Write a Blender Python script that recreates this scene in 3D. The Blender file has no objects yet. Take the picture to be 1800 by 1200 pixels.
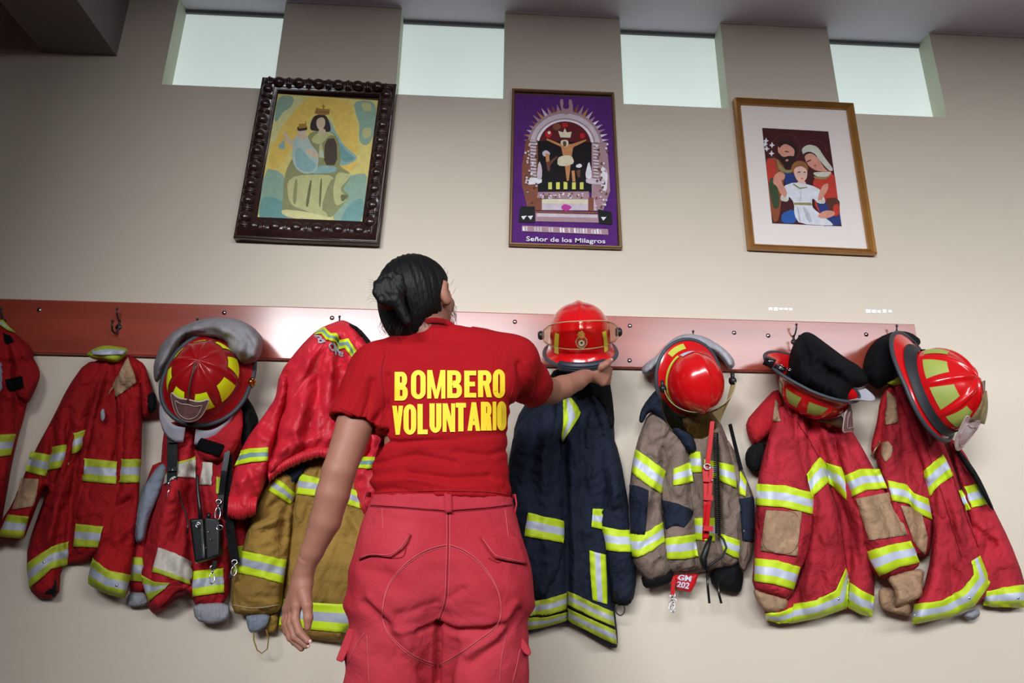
import bpy, bmesh, math, random
import numpy as np
from mathutils import Vector, Matrix
from mathutils.bvhtree import BVHTree
from mathutils.geometry import delaunay_2d_cdt

S = bpy.context.scene
COL = S.collection

# ------------------------------------------------------------------ camera
YAW, PITCH, ROLL = [math.radians(a) for a in (2.7, 18.05, 0.67)]
CAM = np.array([0.0, -2.3, 0.86]); FPX = 1200.0
_f = np.array([math.sin(YAW)*math.cos(PITCH), math.cos(YAW)*math.cos(PITCH), math.sin(PITCH)])
_r = np.cross(_f, [0, 0, 1.0]); _r /= np.linalg.norm(_r); _u = np.cross(_r, _f)
CR = _r*math.cos(ROLL) + _u*math.sin(ROLL)
CU = -_r*math.sin(ROLL) + _u*math.cos(ROLL)
CF = _f
cd = bpy.data.cameras.new('camera'); cam = bpy.data.objects.new('camera', cd); COL.objects.link(cam)
cd.sensor_width = 36; cd.lens = 36*FPX/1800; cd.clip_start = 0.05
cam.matrix_world = Matrix(((CR[0], CU[0], -CF[0], CAM[0]), (CR[1], CU[1], -CF[1], CAM[1]), (CR[2], CU[2], -CF[2], CAM[2]), (0, 0, 0, 1)))
S.camera = cam

# ------------------------------------------------------------------ light
S.view_settings.view_transform = 'Standard'; S.view_settings.look = 'None'
S.view_settings.gamma = 1.0; S.view_settings.use_curve_mapping = False
S.view_settings.exposure = 0.28
S.cycles.use_denoising = True
S.cycles.max_bounces = 8
W = bpy.data.worlds.new('daylight'); S.world = W; W.use_nodes = True
W.node_tree.nodes['Background'].inputs[0].default_value = (0.80, 0.88, 1.0, 1)
W.node_tree.nodes['Background'].inputs[1].default_value = 0.5
def area(name, loc, look, sx, sy, power, col=(1, 1, 1)):
    l = bpy.data.lights.new(name, 'AREA'); l.shape = 'RECTANGLE'; l.size = sx; l.size_y = sy; l.energy = power; l.color = col
    o = bpy.data.objects.new(name, l); COL.objects.link(o); o.location = loc
    o.rotation_euler = (Vector(look)-Vector(loc)).to_track_quat('-Z', 'Y').to_euler(); return o
# daylight falling in through an added, unseen band of openings behind the camera: bright sky on its left, greyer on its right
area('sky_left', (-3.3, -8.0, 4.1), (-3.3, 0, 2.6), 3.0, 2.4, 1180, (0.93, 0.97, 1.0))
area('sky_far_right', (4.9, -8.0, 4.1), (4.9, 0, 2.6), 4.8, 2.4, 560, (0.93, 0.97, 1.0))
area('sky_right', (-0.5, -8.0, 4.1), (-0.5, 0, 2.6), 2.6, 2.4, 520, (0.93, 0.97, 1.0))

# ------------------------------------------------------------------ helpers
def ray(px, py): return CF*FPX + CR*(px-900.0) - CU*(py-600.0)
def P(px, py, Y=0.0):
    d = ray(px, py); return CAM + d*((Y-CAM[1])/d[1])
def PA(pts, Y):
    pts = np.asarray(pts, float); Y = np.broadcast_to(np.asarray(Y, float), (len(pts),))
    d = CF[None]*FPX + CR[None]*(pts[:, :1]-900) - CU[None]*(pts[:, 1:2]-600)
    return CAM[None] + d*((Y-CAM[1])/d[:, 1])[:, None]
def lin(c):
    return tuple((x/255/12.92 if x <= 10 else ((x/255+0.055)/1.055)**2.4) for x in c)
MATS = {}
def mat(name, rgb, rough=0.6, var=0.0, vscale=8, bump=0.0, bscale=60, spec=0.5, metal=0.0, coat=0.0, trans=0.0, rgb2=None, stretch=(1, 1, 1), sheen=0.0, ior=1.45, croughness=0.05, bdist=0.01):
    if name in MATS: return MATS[name]
    m = bpy.data.materials.new(name); m.use_nodes = True; nt = m.node_tree; b = nt.nodes['Principled BSDF']
    c = lin(rgb)+(1,)
    b.inputs['Base Color'].default_value = c; b.inputs['Roughness'].default_value = rough
    b.inputs['Specular IOR Level'].default_value = spec; b.inputs['Metallic'].default_value = metal
    b.inputs['Coat Weight'].default_value = coat; b.inputs['Coat Roughness'].default_value = croughness
    b.inputs['Transmission Weight'].default_value = trans; b.inputs['IOR'].default_value = ior
    if sheen: b.inputs['Sheen Weight'].default_value = sheen
    m.diffuse_color = c
    if var or bump or rgb2:
        tc = nt.nodes.new('ShaderNodeTexCoord'); mp = nt.nodes.new('ShaderNodeMapping'); mp.inputs['Scale'].default_value = stretch
        nt.links.new(tc.outputs['Object'], mp.inputs[0])
        if var or rgb2:
            n = nt.nodes.new('ShaderNodeTexNoise'); n.inputs['Scale'].default_value = vscale; n.inputs['Detail'].default_value = 5; n.inputs['Roughness'].default_value = 0.62
            nt.links.new(mp.outputs[0], n.inputs[0])
            r = nt.nodes.new('ShaderNodeValToRGB'); r.color_ramp.elements[0].position = 0.32; r.color_ramp.elements[1].position = 0.68
            c2 = lin(rgb2) if rgb2 else tuple(x*(1-var) for x in c[:3])
            c1 = c[:3] if rgb2 else tuple(min(1, x*(1+var*0.6)) for x in c[:3])
            r.color_ramp.elements[0].color = tuple(c2)+(1,); r.color_ramp.elements[1].color = tuple(c1)+(1,)
            nt.links.new(n.outputs[0], r.inputs[0]); nt.links.new(r.outputs[0], b.inputs['Base Color'])
        if bump:
            n = nt.nodes.new('ShaderNodeTexNoise'); n.inputs['Scale'].default_value = bscale; n.inputs['Detail'].default_value = 6; n.inputs['Distortion'].default_value = .6 if bdist > .01 else 0
            nt.links.new(mp.outputs[0], n.inputs[0])
            bp = nt.nodes.new('ShaderNodeBump'); bp.inputs['Strength'].default_value = bump; bp.inputs['Distance'].default_value = bdist
            nt.links.new(n.outputs[0], bp.inputs['Height']); nt.links.new(bp.outputs[0], b.inputs['Normal'])
    MATS[name] = m; return m

def link(name, me, mats, parent=None, smooth=True):
    o = bpy.data.objects.new(name, me); COL.objects.link(o)
    for m in (mats if isinstance(mats, (list, tuple)) else [mats]): me.materials.append(m)
    if smooth: me.shade_smooth() if hasattr(me, 'shade_smooth') else me.polygons.foreach_set('use_smooth', [True]*len(me.polygons))
    if parent:
        bpy.context.view_layer.update()
        o.parent = parent; o.matrix_parent_inverse = parent.matrix_world.inverted()
    return o
def mesh(name, V, F, mats, parent=None, smooth=True, mi=None):
    me = bpy.data.meshes.new(name); me.from_pydata([tuple(map(float, v)) for v in V], [], [tuple(int(i) for i in f) for f in F])
    if mi is not None: me.polygons.foreach_set('material_index', [int(i) for i in mi])
    me.update(); return link(name, me, mats, parent, smooth)
def empty(name, loc, label, cat, group=None):
    o = bpy.data.objects.new(name, None); COL.objects.link(o); o.location = tuple(map(float, loc)); o.empty_display_size = 0.05
    tag(o, label, cat, group); bpy.context.view_layer.update(); return o
def tag(o, label=None, cat=None, group=None, kind=None):
    if label: o['label'] = label
    if cat: o['category'] = cat
    if group: o['group'] = group
    if kind: o['kind'] = kind
    return o

class MB:
    """collects simple solids for one mesh"""
    def __init__(s): s.V = []; s.F = []; s.M = []
    def add(s, V, F, m=0):
        k = len(s.V); s.V += [tuple(map(float, v)) for v in V]; s.F += [tuple(i+k for i in f) for f in F]; s.M += [m]*len(F); return s
    def box(s, a, b, m=0, M=None):
        (x0, y0, z0), (x1, y1, z1) = a, b
        V = [(x, y, z) for z in (z0, z1) for y in (y0, y1) for x in (x0, x1)]
        if M is not None: V = [M @ Vector(v) for v in V]
        return s.add(V, [(0, 2, 3, 1), (4, 5, 7, 6), (0, 1, 5, 4), (2, 6, 7, 3), (0, 4, 6, 2), (1, 3, 7, 5)], m)
    def hexa(s, q0, q1, m=0):      # two quads (front, back)
        return s.add(list(q0)+list(q1), [(0, 1, 2, 3), (7, 6, 5, 4), (0, 4, 5, 1), (1, 5, 6, 2), (2, 6, 7, 3), (3, 7, 4, 0)], m)
    def tube(s, pts, r, n=10, m=0, cap=True, flat=1.0, flatdir=None):
        pts = [np.array(p, float) for p in pts]; N = len(pts)
        rr = [r]*N if np.isscalar(r) else list(r); V = []; F = []; up = None
        for i, p in enumerate(pts):
            t = pts[min(i+1, N-1)]-pts[max(i-1, 0)]; t = t/(np.linalg.norm(t)+1e-9)
            if flatdir is not None: a = np.array(flatdir, float)
            elif up is None: a = np.array([0, 0, 1.]) if abs(t[2]) < .9 else np.array([1., 0, 0])
            else: a = up
            a = a - t*(a@t); a /= np.linalg.norm(a)+1e-9; up = a; b = np.cross(t, a)
            for k in range(n):
                w = 2*math.pi*k/n; V.append(p+(a*math.cos(w)*flat+b*math.sin(w))*rr[i])
        for i in range(N-1):
            for k in range(n):
                F.append((i*n+k, i*n+(k+1) % n, (i+1)*n+(k+1) % n, (i+1)*n+k))
        if cap: F += [tuple(range(n))[::-1], tuple(range((N-1)*n, N*n))]
        return s.add(V, F, m)
    def ring(s, c, ax1, ax2, r, n=24, k=8, m=0):
        c = np.array(c, float); a = np.array(ax1, float); b = np.array(ax2, float); z = np.cross(a, b); z /= np.linalg.norm(z); V = []; F = []
        for i in range(n):
            w = 2*math.pi*i/n; p = c+a*math.cos(w)+b*math.sin(w); o = a*math.cos(w)+b*math.sin(w); o /= np.linalg.norm(o)
            for j in range(k):
                t = 2*math.pi*j/k; V.append(p+(o*math.cos(t)+z*math.sin(t))*r)
        for i in range(n):
            for j in range(k): F.append((i*k+j, ((i+1) % n)*k+j, ((i+1) % n)*k+(j+1) % k, i*k+(j+1) % k))
        return s.add(V, F, m)
    def ball(s, c, r, m=0, nu=16, nv=10, R=None):
        r = np.broadcast_to(np.array(r, float), (3,)); V = []; F = []
        for i in range(nv+1):
            for j in range(nu):
                a = math.pi*i/nv; b = 2*math.pi*j/nu; v = np.array([math.sin(a)*math.cos(b), math.sin(a)*math.sin(b), math.cos(a)])*r
                if R is not None: v = np.array(R) @ v
                V.append(v+np.array(c))
        for i in range(nv):
            for j in range(nu): F.append((i*nu+j, (i+1)*nu+j, (i+1)*nu+(j+1) % nu, i*nu+(j+1) % nu))
        return s.add(V, F, m)
    def build(s, name, mats, parent=None, smooth=True): return mesh(name, s.V, s.F, mats, parent, smooth, s.M)

def smoothpoly(pts, it=1, closed=True):
    p = np.asarray(pts, float)
    for _ in range(it):
        q = np.roll(p, -1, 0) if closed else p[1:]; a = p if closed else p[:-1]
        n = np.empty((len(a)*2, 2)); n[0::2] = a*.78+q*.22; n[1::2] = a*.22+q*.78
        if not closed: n = np.vstack([p[:1], n[1:-1], p[-1:]])
        p = n
    return p
def resample(p, step, closed=True):
    q = np.vstack([p, p[:1]]) if closed else p
    d = np.r_[0, np.cumsum(np.linalg.norm(np.diff(q, axis=0), axis=1))]; n = max(8 if closed else 2, int(d[-1]/step)); t = np.linspace(0, d[-1], n+1)
    if closed: t = t[:-1]
    return np.c_[np.interp(t, d, q[:, 0]), np.interp(t, d, q[:, 1])]
def inside(pts, poly):
    x, y = pts[:, 0], pts[:, 1]; c = np.zeros(len(pts), bool); j = len(poly)-1
    for i in range(len(poly)):
        xi, yi = poly[i]; xj, yj = poly[j]
        with np.errstate(divide='ignore', invalid='ignore'):
            c ^= ((yi > y) != (yj > y)) & (x < (xj-xi)*(y-yi)/(yj-yi+1e-12)+xi)
        j = i
    return c
def segdist(pts, line, closed=False, wantt=False):
    L = np.asarray(line, float)
    if closed: L = np.vstack([L, L[:1]])
    best = np.full(len(pts), 1e9); bt = np.zeros(len(pts)); n = len(L)-1
    for i in range(n):
        a, b = L[i], L[i+1]; ab = b-a; t = np.clip(((pts-a)@ab)/(ab@ab+1e-9), 0, 1); d = np.linalg.norm(pts-a-t[:, None]*ab, axis=1)
        m = d < best; best[m] = d[m]; bt[m] = (i+t[m])/n
    return (best, bt) if wantt else best
def tri2d(outline, step):
    o = resample(outline, step); lo, hi = o.min(0), o.max(0)
    gx, gy = np.meshgrid(np.arange(lo[0], hi[0], step), np.arange(lo[1], hi[1], step*.9)); gx[1::2] += step/2
    g = np.c_[gx.ravel(), gy.ravel()]; g = g[inside(g, o)]
    if len(g): g = g[segdist(g, o, True) > step*.55]
    allp = [Vector(p) for p in np.vstack([o, g])] if len(g) else [Vector(p) for p in o]
    n = len(o); v, e, f, *_ = delaunay_2d_cdt(allp, [(i, (i+1) % n) for i in range(n)], [], 1, 1e-5)
    V = np.array([tuple(p) for p in v]); return V, f, o
def wob(x, y, seed):
    rs = np.random.RandomState(seed); s = 0
    for k in range(5):
        a = rs.rand()*6.28; fr = (0.6+rs.rand()*1.4); s = s+np.sin((x*math.cos(a)+y*math.sin(a))*fr+rs.rand()*6.28)
    return s/3.2
BV = {}
def piece(name, outline, m, parent=None, base=0.02, thick=0.05, R=34, folds=(), radial=None, wr=0.004, ws=24, step=4.5, seed=1, rnd=1, hem=0.006, sag=None):
    """a hanging cloth piece: outline in photograph pixels, laid out at its distance from the wall, with real thickness"""
    if 'knit' in name: step = 2.2
    out = smoothpoly(outline, rnd) if rnd else np.asarray(outline, float)
    V2, F, o = tri2d(out, step)
    d = segdist(V2, o, True); t = np.clip(d/R, 0, 1); h = hem+(thick-hem)*np.sqrt(np.clip(1-(1-t)**2, 0, 1))
    edge = np.clip(d/9, 0, 1)
    for fo in folds:      # (polyline, width px, amplitude m)
        dd, tt = segdist(V2, fo[0], False, True); a = 1.5*fo[2]*np.exp(-(dd/fo[1])**2)
        h = h+a*edge
    if radial:            # (cx, cy, count, amp, seed)
        cx, cy, cnt, amp, sd = radial
        th = np.arctan2(V2[:, 0]-cx, V2[:, 1]-cy+1e-6); rr = np.hypot(V2[:, 0]-cx, V2[:, 1]-cy)
        rs = np.random.RandomState(sd); ph = rs.rand(3)*6.28
        w = 1.7*np.abs(np.sin(th*cnt*.55+ph[0]+wob(V2[:, 0]/60, V2[:, 1]/90, sd)*1.1))**.75-1+.7*(1.7*np.abs(np.sin(th*cnt*1.25+ph[1]+wob(V2[:, 0]/45, V2[:, 1]/60, sd+1)*1.1))**.7-1)
        h = h+amp*2.2*w*edge*np.clip(rr/90, .15, 1)
    if wr:
        a = wob(V2[:, 0]/ws*1.3, V2[:, 1]/ws*.7, seed*7+3); b = wob(V2[:, 0]/ws*2.6, V2[:, 1]/ws*2.0, seed*7+4)
        c3 = wob(V2[:, 0]/ws*4.2+V2[:, 1]/ws*1.5, V2[:, 1]/ws*3.0, seed*7+5)
        h = h+edge*(wr*2.2*(1-2*np.abs(a)**.8)*.9+wr*1.1*b+wr*.9*(1-2*np.abs(c3)**.8))
    if 'knit' in name or 'cuff' in name: h = np.minimum(h, hem+.55*(h-hem)+.006)+edge*.0020*np.sin(V2[:, 0]*1.05)*(1 if 'knit' in name else 0)
    h = np.maximum(h, hem*.7)
    bs = base(V2[:, 0], V2[:, 1]) if callable(base) else np.full(len(V2), float(base))
    zz = PA(V2, -bs-.03)[:, 2]; bs = np.maximum(bs, .036*np.clip((zz-1.44)/.06, 0, 1)); front = PA(V2, -(bs+h)); n = len(V2)
    # back: same outline, closer to the wall
    nb = len(o); key = {}; 
    for i in range(n):
        pass
    back = PA(V2, -np.maximum(bs-.0, .004))
    FV = [tuple(f) for f in F]
    # orient
    a, b, c = [V2[i] for i in FV[0][:3]]
    flip = ((b[0]-a[0])*(c[1]-a[1])-(b[1]-a[1])*(c[0]-a[0])) > 0
    FF = [f[::-1] if flip else f for f in FV]
    cnt = {}
    for f in FF:
        for i in range(len(f)): cnt[(f[i], f[(i+1) % len(f)])] = 1
    side = [(b_, a_, a_+n, b_+n) for (a_, b_) in cnt if (b_, a_) not in cnt]
    FB = [tuple(i+n for i in f[::-1]) for f in FF]
    ob = mesh(name, np.vstack([front, back]), FF+FB+side, m, parent)
    BV[ob.name] = BVHTree.FromPolygons([tuple(v) for v in front], FF)
    return ob
def hits(pts, trees, off=0.0015):
    pts = np.asarray(pts, float); out = np.zeros((len(pts), 3)); ok = np.zeros(len(pts), bool); tt = np.zeros(len(pts))
    o = Vector(CAM)
    for i, p in enumerate(pts):
        d = Vector(ray(*p)).normalized(); best = None
        for T in trees:
            l, nrm, ix, ds = T.ray_cast(o, d)
            if l is not None and (best is None or ds < best[1]): best = (l, ds, nrm)
        if best:
            nn = best[2]
            if nn.dot(d) > 0: nn = -nn
            out[i] = best[0]+nn*off*.5-d*off; ok[i] = True; tt[i] = best[1]
    if not ok.all() and ok.any():
        g = pts[ok]; gt = tt[ok]
        for i in np.where(~ok)[0]:
            k = np.argmin(((g-pts[i])**2).sum(1)); d = np.array(Vector(ray(*pts[i])).normalized()); out[i] = CAM+d*(gt[k]-off)
    return out
def trees(objs): return [BV[o.name] for o in (objs if isinstance(objs, (list, tuple)) else [objs])]
def addthick(V, F, th):
    """give a laid-on sheet thickness: rim goes back away from the camera"""
    V = np.asarray(V); n = len(V); d = V-CAM; d /= np.linalg.norm(d, axis=1)[:, None]; B = V+d*th
    cnt = {(f[i], f[(i+1) % len(f)]) for f in F for i in range(len(f))}
    side = [(b, a, a+n, b+n) for (a, b) in cnt if (b, a) not in cnt]
    return np.vstack([V, B]), list(F)+side
def strip(name, top, bot, target, mats, parent, cuts=(0, .33, .67, 1), mi=(0, 1, 0), off=.0042, seg=4.0):
    """a sewn-on band between two pixel polylines, pressed onto the cloth below"""
    top = np.asarray(top, float); bot = np.asarray(bot, float); n = max(3, int(max(np.linalg.norm(np.diff(top, axis=0), axis=1).sum(), np.linalg.norm(np.diff(bot, axis=0), axis=1).sum())/seg))
    def rs(p):
        u = np.linspace(0, 1, len(p)) if len(top) == len(bot) else np.r_[0, np.cumsum(np.linalg.norm(np.diff(p, axis=0), axis=1))]
        u = u/u[-1]; t = np.linspace(0, 1, n+1); return np.c_[np.interp(t, u, p[:, 0]), np.interp(t, u, p[:, 1])]
    A, B = rs(top), rs(bot); rows = []; rm = []
    for k in range(len(cuts)-1):
        s = max(1, int(round((cuts[k+1]-cuts[k])*9)))
        for j in range(s): rows.append(cuts[k]+(cuts[k+1]-cuts[k])*j/s); rm.append(mi[k])
    rows.append(cuts[-1]); pts = np.vstack([A*(1-r)+B*r for r in rows]); V = hits(pts, trees(target), off); w = n+1; F = []; M = []
    for j in range(len(rows)-1):
        for i in range(n): F.append((j*w+i, (j+1)*w+i, (j+1)*w+i+1, j*w+i+1)); M.append(rm[j])
    V, F2 = addthick(V, F, off*.9); M += [0]*(len(F2)-len(F))
    return mesh(name, V, F2, mats, parent, True, M)
def patch(name, outline, target, m, parent, off=.004, step=4.5, rnd=0):
    o = smoothpoly(outline, rnd) if rnd else np.asarray(outline, float)
    V2, F, _ = tri2d(o, step); V = hits(V2, trees(target), off)
    a, b, c = [V2[i] for i in F[0][:3]]
    if ((b[0]-a[0])*(c[1]-a[1])-(b[1]-a[1])*(c[0]-a[0])) > 0: F = [tuple(f)[::-1] for f in F]
    V, F = addthick(V, [tuple(f) for f in F], off*.9)
    return mesh(name, V, F, m, parent)

# ------------------------------------------------------------------ blended solid bodies (distance field -> surface)
class Field:
    def __init__(s, lo, hi, res):
        s.lo = np.array(lo, float); s.res = res; n = np.ceil((np.array(hi)-lo)/res).astype(int)+1; s.n = n
        s.ax = [s.lo[i]+np.arange(n[i])*res for i in range(3)]; s.D = np.full(tuple(n), 1.0, np.float32)
    def _blk(s, lo, hi):
        a = np.clip(np.floor((np.array(lo)-s.lo)/s.res).astype(int), 0, s.n-1); b = np.clip(np.ceil((np.array(hi)-s.lo)/s.res).astype(int)+1, 1, s.n)
        sl = tuple(slice(a[i], b[i]) for i in range(3)); X = s.ax[0][sl[0]][:, None, None]; Y = s.ax[1][sl[1]][None, :, None]; Z = s.ax[2][sl[2]][None, None, :]
        return sl, X, Y, Z
    def _mix(s, sl, d, k, sub=False):
        a = s.D[sl]
        if sub: d = -d; h = np.maximum(k-np.abs(a-d), 0)/k; s.D[sl] = np.maximum(a, d)+h*h*k*.25
        else: h = np.maximum(k-np.abs(a-d), 0)/k; s.D[sl] = np.minimum(a, d)-h*h*k*.25
    def cone(s, a, b, ra, rb, k=.02, sub=False, fl=None):
        a = np.array(a, float); b = np.array(b, float); m = max(ra, rb)+k+.01; sl, X, Y, Z = s._blk(np.minimum(a, b)-m, np.maximum(a, b)+m)
        ab = b-a; t = np.clip(((X-a[0])*ab[0]+(Y-a[1])*ab[1]+(Z-a[2])*ab[2])/(ab@ab+1e-12), 0, 1)
        dx, dy, dz = X-a[0]-t*ab[0], Y-a[1]-t*ab[1], Z-a[2]-t*ab[2]
        if fl is not None:   # flatten: (axis, factor>1 squeezes)
            ax = np.array(fl[0], float); ax /= np.linalg.norm(ax); q = dx*ax[0]+dy*ax[1]+dz*ax[2]
            d = np.sqrt(dx*dx+dy*dy+dz*dz+q*q*(fl[1]**2-1))-(ra+(rb-ra)*t)
        else: d = np.sqrt(dx*dx+dy*dy+dz*dz)-(ra+(rb-ra)*t)
        s._mix(sl, d.astype(np.float32), k, sub); return s
    def chain(s, pts, rs, k=.02, fl=None):
        for i in range(len(pts)-1): s.cone(pts[i], pts[i+1], rs[i], rs[i+1], k, fl=fl)
        return s
    def ell(s, c, r, k=.02, R=None, sub=False):
        c = np.array(c, float); r = np.array(r, float); m = r.max()+k+.01; sl, X, Y, Z = s._blk(c-m, c+m); dx, dy, dz = X-c[0], Y-c[1], Z-c[2]
        if R is not None:
            R = np.array(R); dx, dy, dz = R[0, 0]*dx+R[1, 0]*dy+R[2, 0]*dz, R[0, 1]*dx+R[1, 1]*dy+R[2, 1]*dz, R[0, 2]*dx+R[1, 2]*dy+R[2, 2]*dz
        k0 = np.sqrt((dx/r[0])**2+(dy/r[1])**2+(dz/r[2])**2); k1 = np.sqrt((dx/r[0]**2)**2+(dy/r[1]**2)**2+(dz/r[2]**2)**2)+1e-6
        s._mix(sl, (k0*(k0-1)/k1).astype(np.float32), k, sub); return s
    def prof(s, rows, k=.02, n=2.3):
        """rows: (z, cx, cy, halfw, halfd_front, halfd_back)"""
        rows = sorted(rows); A = np.array(rows, float); z0, z1 = A[0, 0], A[-1, 0]; mx = A[:, 3:].max()+k+.02
        sl, X, Y, Z = s._blk([A[:, 1].min()-mx, A[:, 2].min()-mx, z0-k-.01], [A[:, 1].max()+mx, A[:, 2].max()+mx, z1+k+.01])
        zz = np.clip(Z, z0, z1); I = lambda j: np.interp(zz.ravel(), A[:, 0], A[:, j]).reshape(zz.shape)
        cx, cy, w, df, db = I(1), I(2), I(3), I(4), I(5); dy = Y-cy; dd = np.where(dy > 0, df, db)
        q = (np.abs((X-cx)/w)**n+np.abs(dy/dd)**n)**(1/n); d = (q-1)*np.minimum(w, dd)
        dz = np.maximum(z0-Z, Z-z1); d = np.where((dz > 0), np.sqrt(np.maximum(d, 0)**2+dz**2), np.maximum(d, dz)) 
        s._mix(sl, d.astype(np.float32), k); return s
    def cut(s, p, nrm):
        p = np.array(p, float); nrm = np.array(nrm, float); nrm /= np.linalg.norm(nrm); X = s.ax[0][:, None, None]; Y = s.ax[1][None, :, None]; Z = s.ax[2][None, None, :]
        s.D = np.maximum(s.D, ((X-p[0])*nrm[0]+(Y-p[1])*nrm[1]+(Z-p[2])*nrm[2]).astype(np.float32)); return s
    def polygonise(s):
        D = s.D.copy(); D[0] = D[-1] = 1; D[:, 0] = D[:, -1] = 1; D[:, :, 0] = D[:, :, -1] = 1
        neg = D < 0; n = np.array(D.shape); cn = n-1
        acc = np.zeros(tuple(cn)+(3,), np.float32); num = np.zeros(tuple(cn), np.int16); faces = []
        sls = lambda off: tuple(slice(o, o+c) for o, c in zip(off, cn))
        any_ = np.zeros(tuple(cn), bool); all_ = np.ones(tuple(cn), bool)
        for i in (0, 1):
            for j in (0, 1):
                for k in (0, 1): q = neg[sls((i, j, k))]; any_ |= q; all_ &= q
        act = any_ & ~all_; idx = -np.ones(tuple(cn), np.int64); cells = np.argwhere(act); idx[act] = np.arange(len(cells))
        pos = np.zeros((len(cells), 3)); c = np.zeros(len(cells))
        corner = [(i, j, k) for i in (0, 1) for j in (0, 1) for k in (0, 1)]
        for a in corner:
            for ax in range(3):
                if a[ax]: continue
                b = list(a); b[ax] = 1
                va = D[cells[:, 0]+a[0], cells[:, 1]+a[1], cells[:, 2]+a[2]]; vb = D[cells[:, 0]+b[0], cells[:, 1]+b[1], cells[:, 2]+b[2]]
                m = (va < 0) != (vb < 0); t = va[m]/(va[m]-vb[m]); p = np.tile(np.array(a, float), (m.sum(), 1)); p[:, ax] += t
                pos[m] += p; c[m] += 1
        pos = (pos/c[:, None]+cells)*s.res+s.lo
        for ax in range(3):
            o1, o2 = [(1, 2), (2, 0), (0, 1)][ax]
            A = neg; sl0 = [slice(0, n[i]) for i in range(3)]; sl1 = list(sl0); sl0[ax] = slice(0, n[ax]-1); sl1[ax] = slice(1, n[ax])
            x = np.argwhere(A[tuple(sl0)] != A[tuple(sl1)])
            x = x[(x[:, o1] > 0) & (x[:, o2] > 0) & (x[:, o1] < n[o1]-1) & (x[:, o2] < n[o2]-1)]
            s0 = A[x[:, 0], x[:, 1], x[:, 2]]
            def g(d1, d2):
                y = x.copy(); y[:, o1] -= d1; y[:, o2] -= d2; return idx[y[:, 0], y[:, 1], y[:, 2]]
            q = np.c_[g(1, 1), g(0, 1), g(0, 0), g(1, 0)]; q[~s0] = q[~s0][:, ::-1]; faces.append(q)
        return pos, np.vstack(faces)
def relax(V, F, it=3, lam=.5):
    V = V.copy(); n = len(V); E = np.vstack([F[:, [0, 1]], F[:, [1, 2]], F[:, [2, 3]], F[:, [3, 0]]])
    deg = np.bincount(E[:, 0], minlength=n)+np.bincount(E[:, 1], minlength=n)
    for i in range(it*2):
        A = np.zeros_like(V)
        for k in range(3): A[:, k] = np.bincount(E[:, 0], V[E[:, 1], k], n)+np.bincount(E[:, 1], V[E[:, 0], k], n)
        A /= np.maximum(deg, 1)[:, None]; l = lam if i % 2 == 0 else -lam*1.03
        V += (A-V)*l
    return V
def vnorm(V, F):
    n = np.cross(V[F[:, 2]]-V[F[:, 0]], V[F[:, 3]]-V[F[:, 1]]); N = np.zeros_like(V)
    for j in range(4):
        for k in range(3): N[:, k] += np.bincount(F[:, j], n[:, k], len(V))
    return N/(np.linalg.norm(N, axis=1)[:, None]+1e-9)
def solid(name, field, m, parent=None, it=3, disp=None):
    V, F = field.polygonise(); V = relax(V, F, it)
    if disp is not None: V = V+vnorm(V, F)*disp(V)[:, None]
    o = mesh(name, V, F, m, parent); BV[o.name] = BVHTree.FromPolygons([tuple(v) for v in V], [tuple(int(i) for i in f) for f in F]); return o
def proj(V):
    V = np.asarray(V)-CAM; z = V@CF; return np.c_[900+FPX*(V@CR)/z, 600-FPX*(V@CU)/z]

# ------------------------------------------------------------------ the room
CEIL = 3.065; SILL = 2.632; YF = -4.6
wallm = mat('wall_paint', (216, 203, 187), .55, .035, 1.6, .05, 300, spec=.3)
whitem = mat('pale_reveal_paint', (205, 208, 186), .6, .04, 5)
ceilm = mat('ceiling_paint', (226, 220, 236), .6, .03, 2)
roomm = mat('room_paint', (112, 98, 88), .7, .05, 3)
floorm = mat('floor_concrete', (74, 68, 64), .5, .15, 3, .05, 40)
panem = mat('painted_pane', (236, 250, 244), .45, .03, 3, .03, 30)
panem.node_tree.nodes['Principled BSDF'].inputs['Emission Color'].default_value = lin((220, 234, 230))+(1,)
panem.node_tree.nodes['Principled BSDF'].inputs['Emission Strength'].default_value = .42   # daylight glowing through the painted panes
beamm = mat('beam_paint', (128, 122, 124), .6, .04, 3)
wins = [(-1.283, -0.842), (-0.372, 0.067), (0.545, 0.985), (1.444, 1.902)]
XL, XR = -3.3, 5.6
def struct(name, mb, m, parent=None, smooth=False):
    o = mb.build(name, m, parent, smooth)
    if parent is None: o['kind'] = 'structure'
    return o
w = MB(); w.box((XL, 0, 0), (XR, .14, SILL))
xs = [XL]+[v for ab in wins for v in ab]+[XR]
for i in range(0, len(xs), 2): w.box((xs[i], 0, SILL), (xs[i+1], .14, CEIL))
struct('wall_back', w, wallm)
for i, (a, b) in enumerate(wins):      # each opening: painted over pane and pale plastered reveals
    g = MB().box((a, .078, SILL), (b, .10, CEIL)); o = struct('window_%d' % (i+1), g, panem)
    t = MB().box((a-.001, .0005, SILL), (a+.004, .078, CEIL)).box((b-.004, .0005, SILL), (b+.001, .078, CEIL)); t.build('reveal', whitem, o, False)
    t = MB().box((a+.004, .068, CEIL-.016), (b-.004, .078, CEIL)); t.build('top_bead', mat('grey_bead_paint', (112, 112, 112), .7), o, False)  # grey bead along the top edge of each pane
struct('floor', MB().box((XL, YF, -.1), (XR, .14, 0)), floorm)
struct('ceiling', MB().box((XL, YF, CEIL), (XR, .14, CEIL+.12)), ceilm)
struct('wall_left', MB().box((XL-.14, YF, 0), (XL, .14, CEIL)), roomm)
struct('wall_right', MB().box((XR, YF, 0), (XR+.14, .14, CEIL)), roomm)
OX0, OX1, OZ = -3.25, 5.4, 2.99
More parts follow.
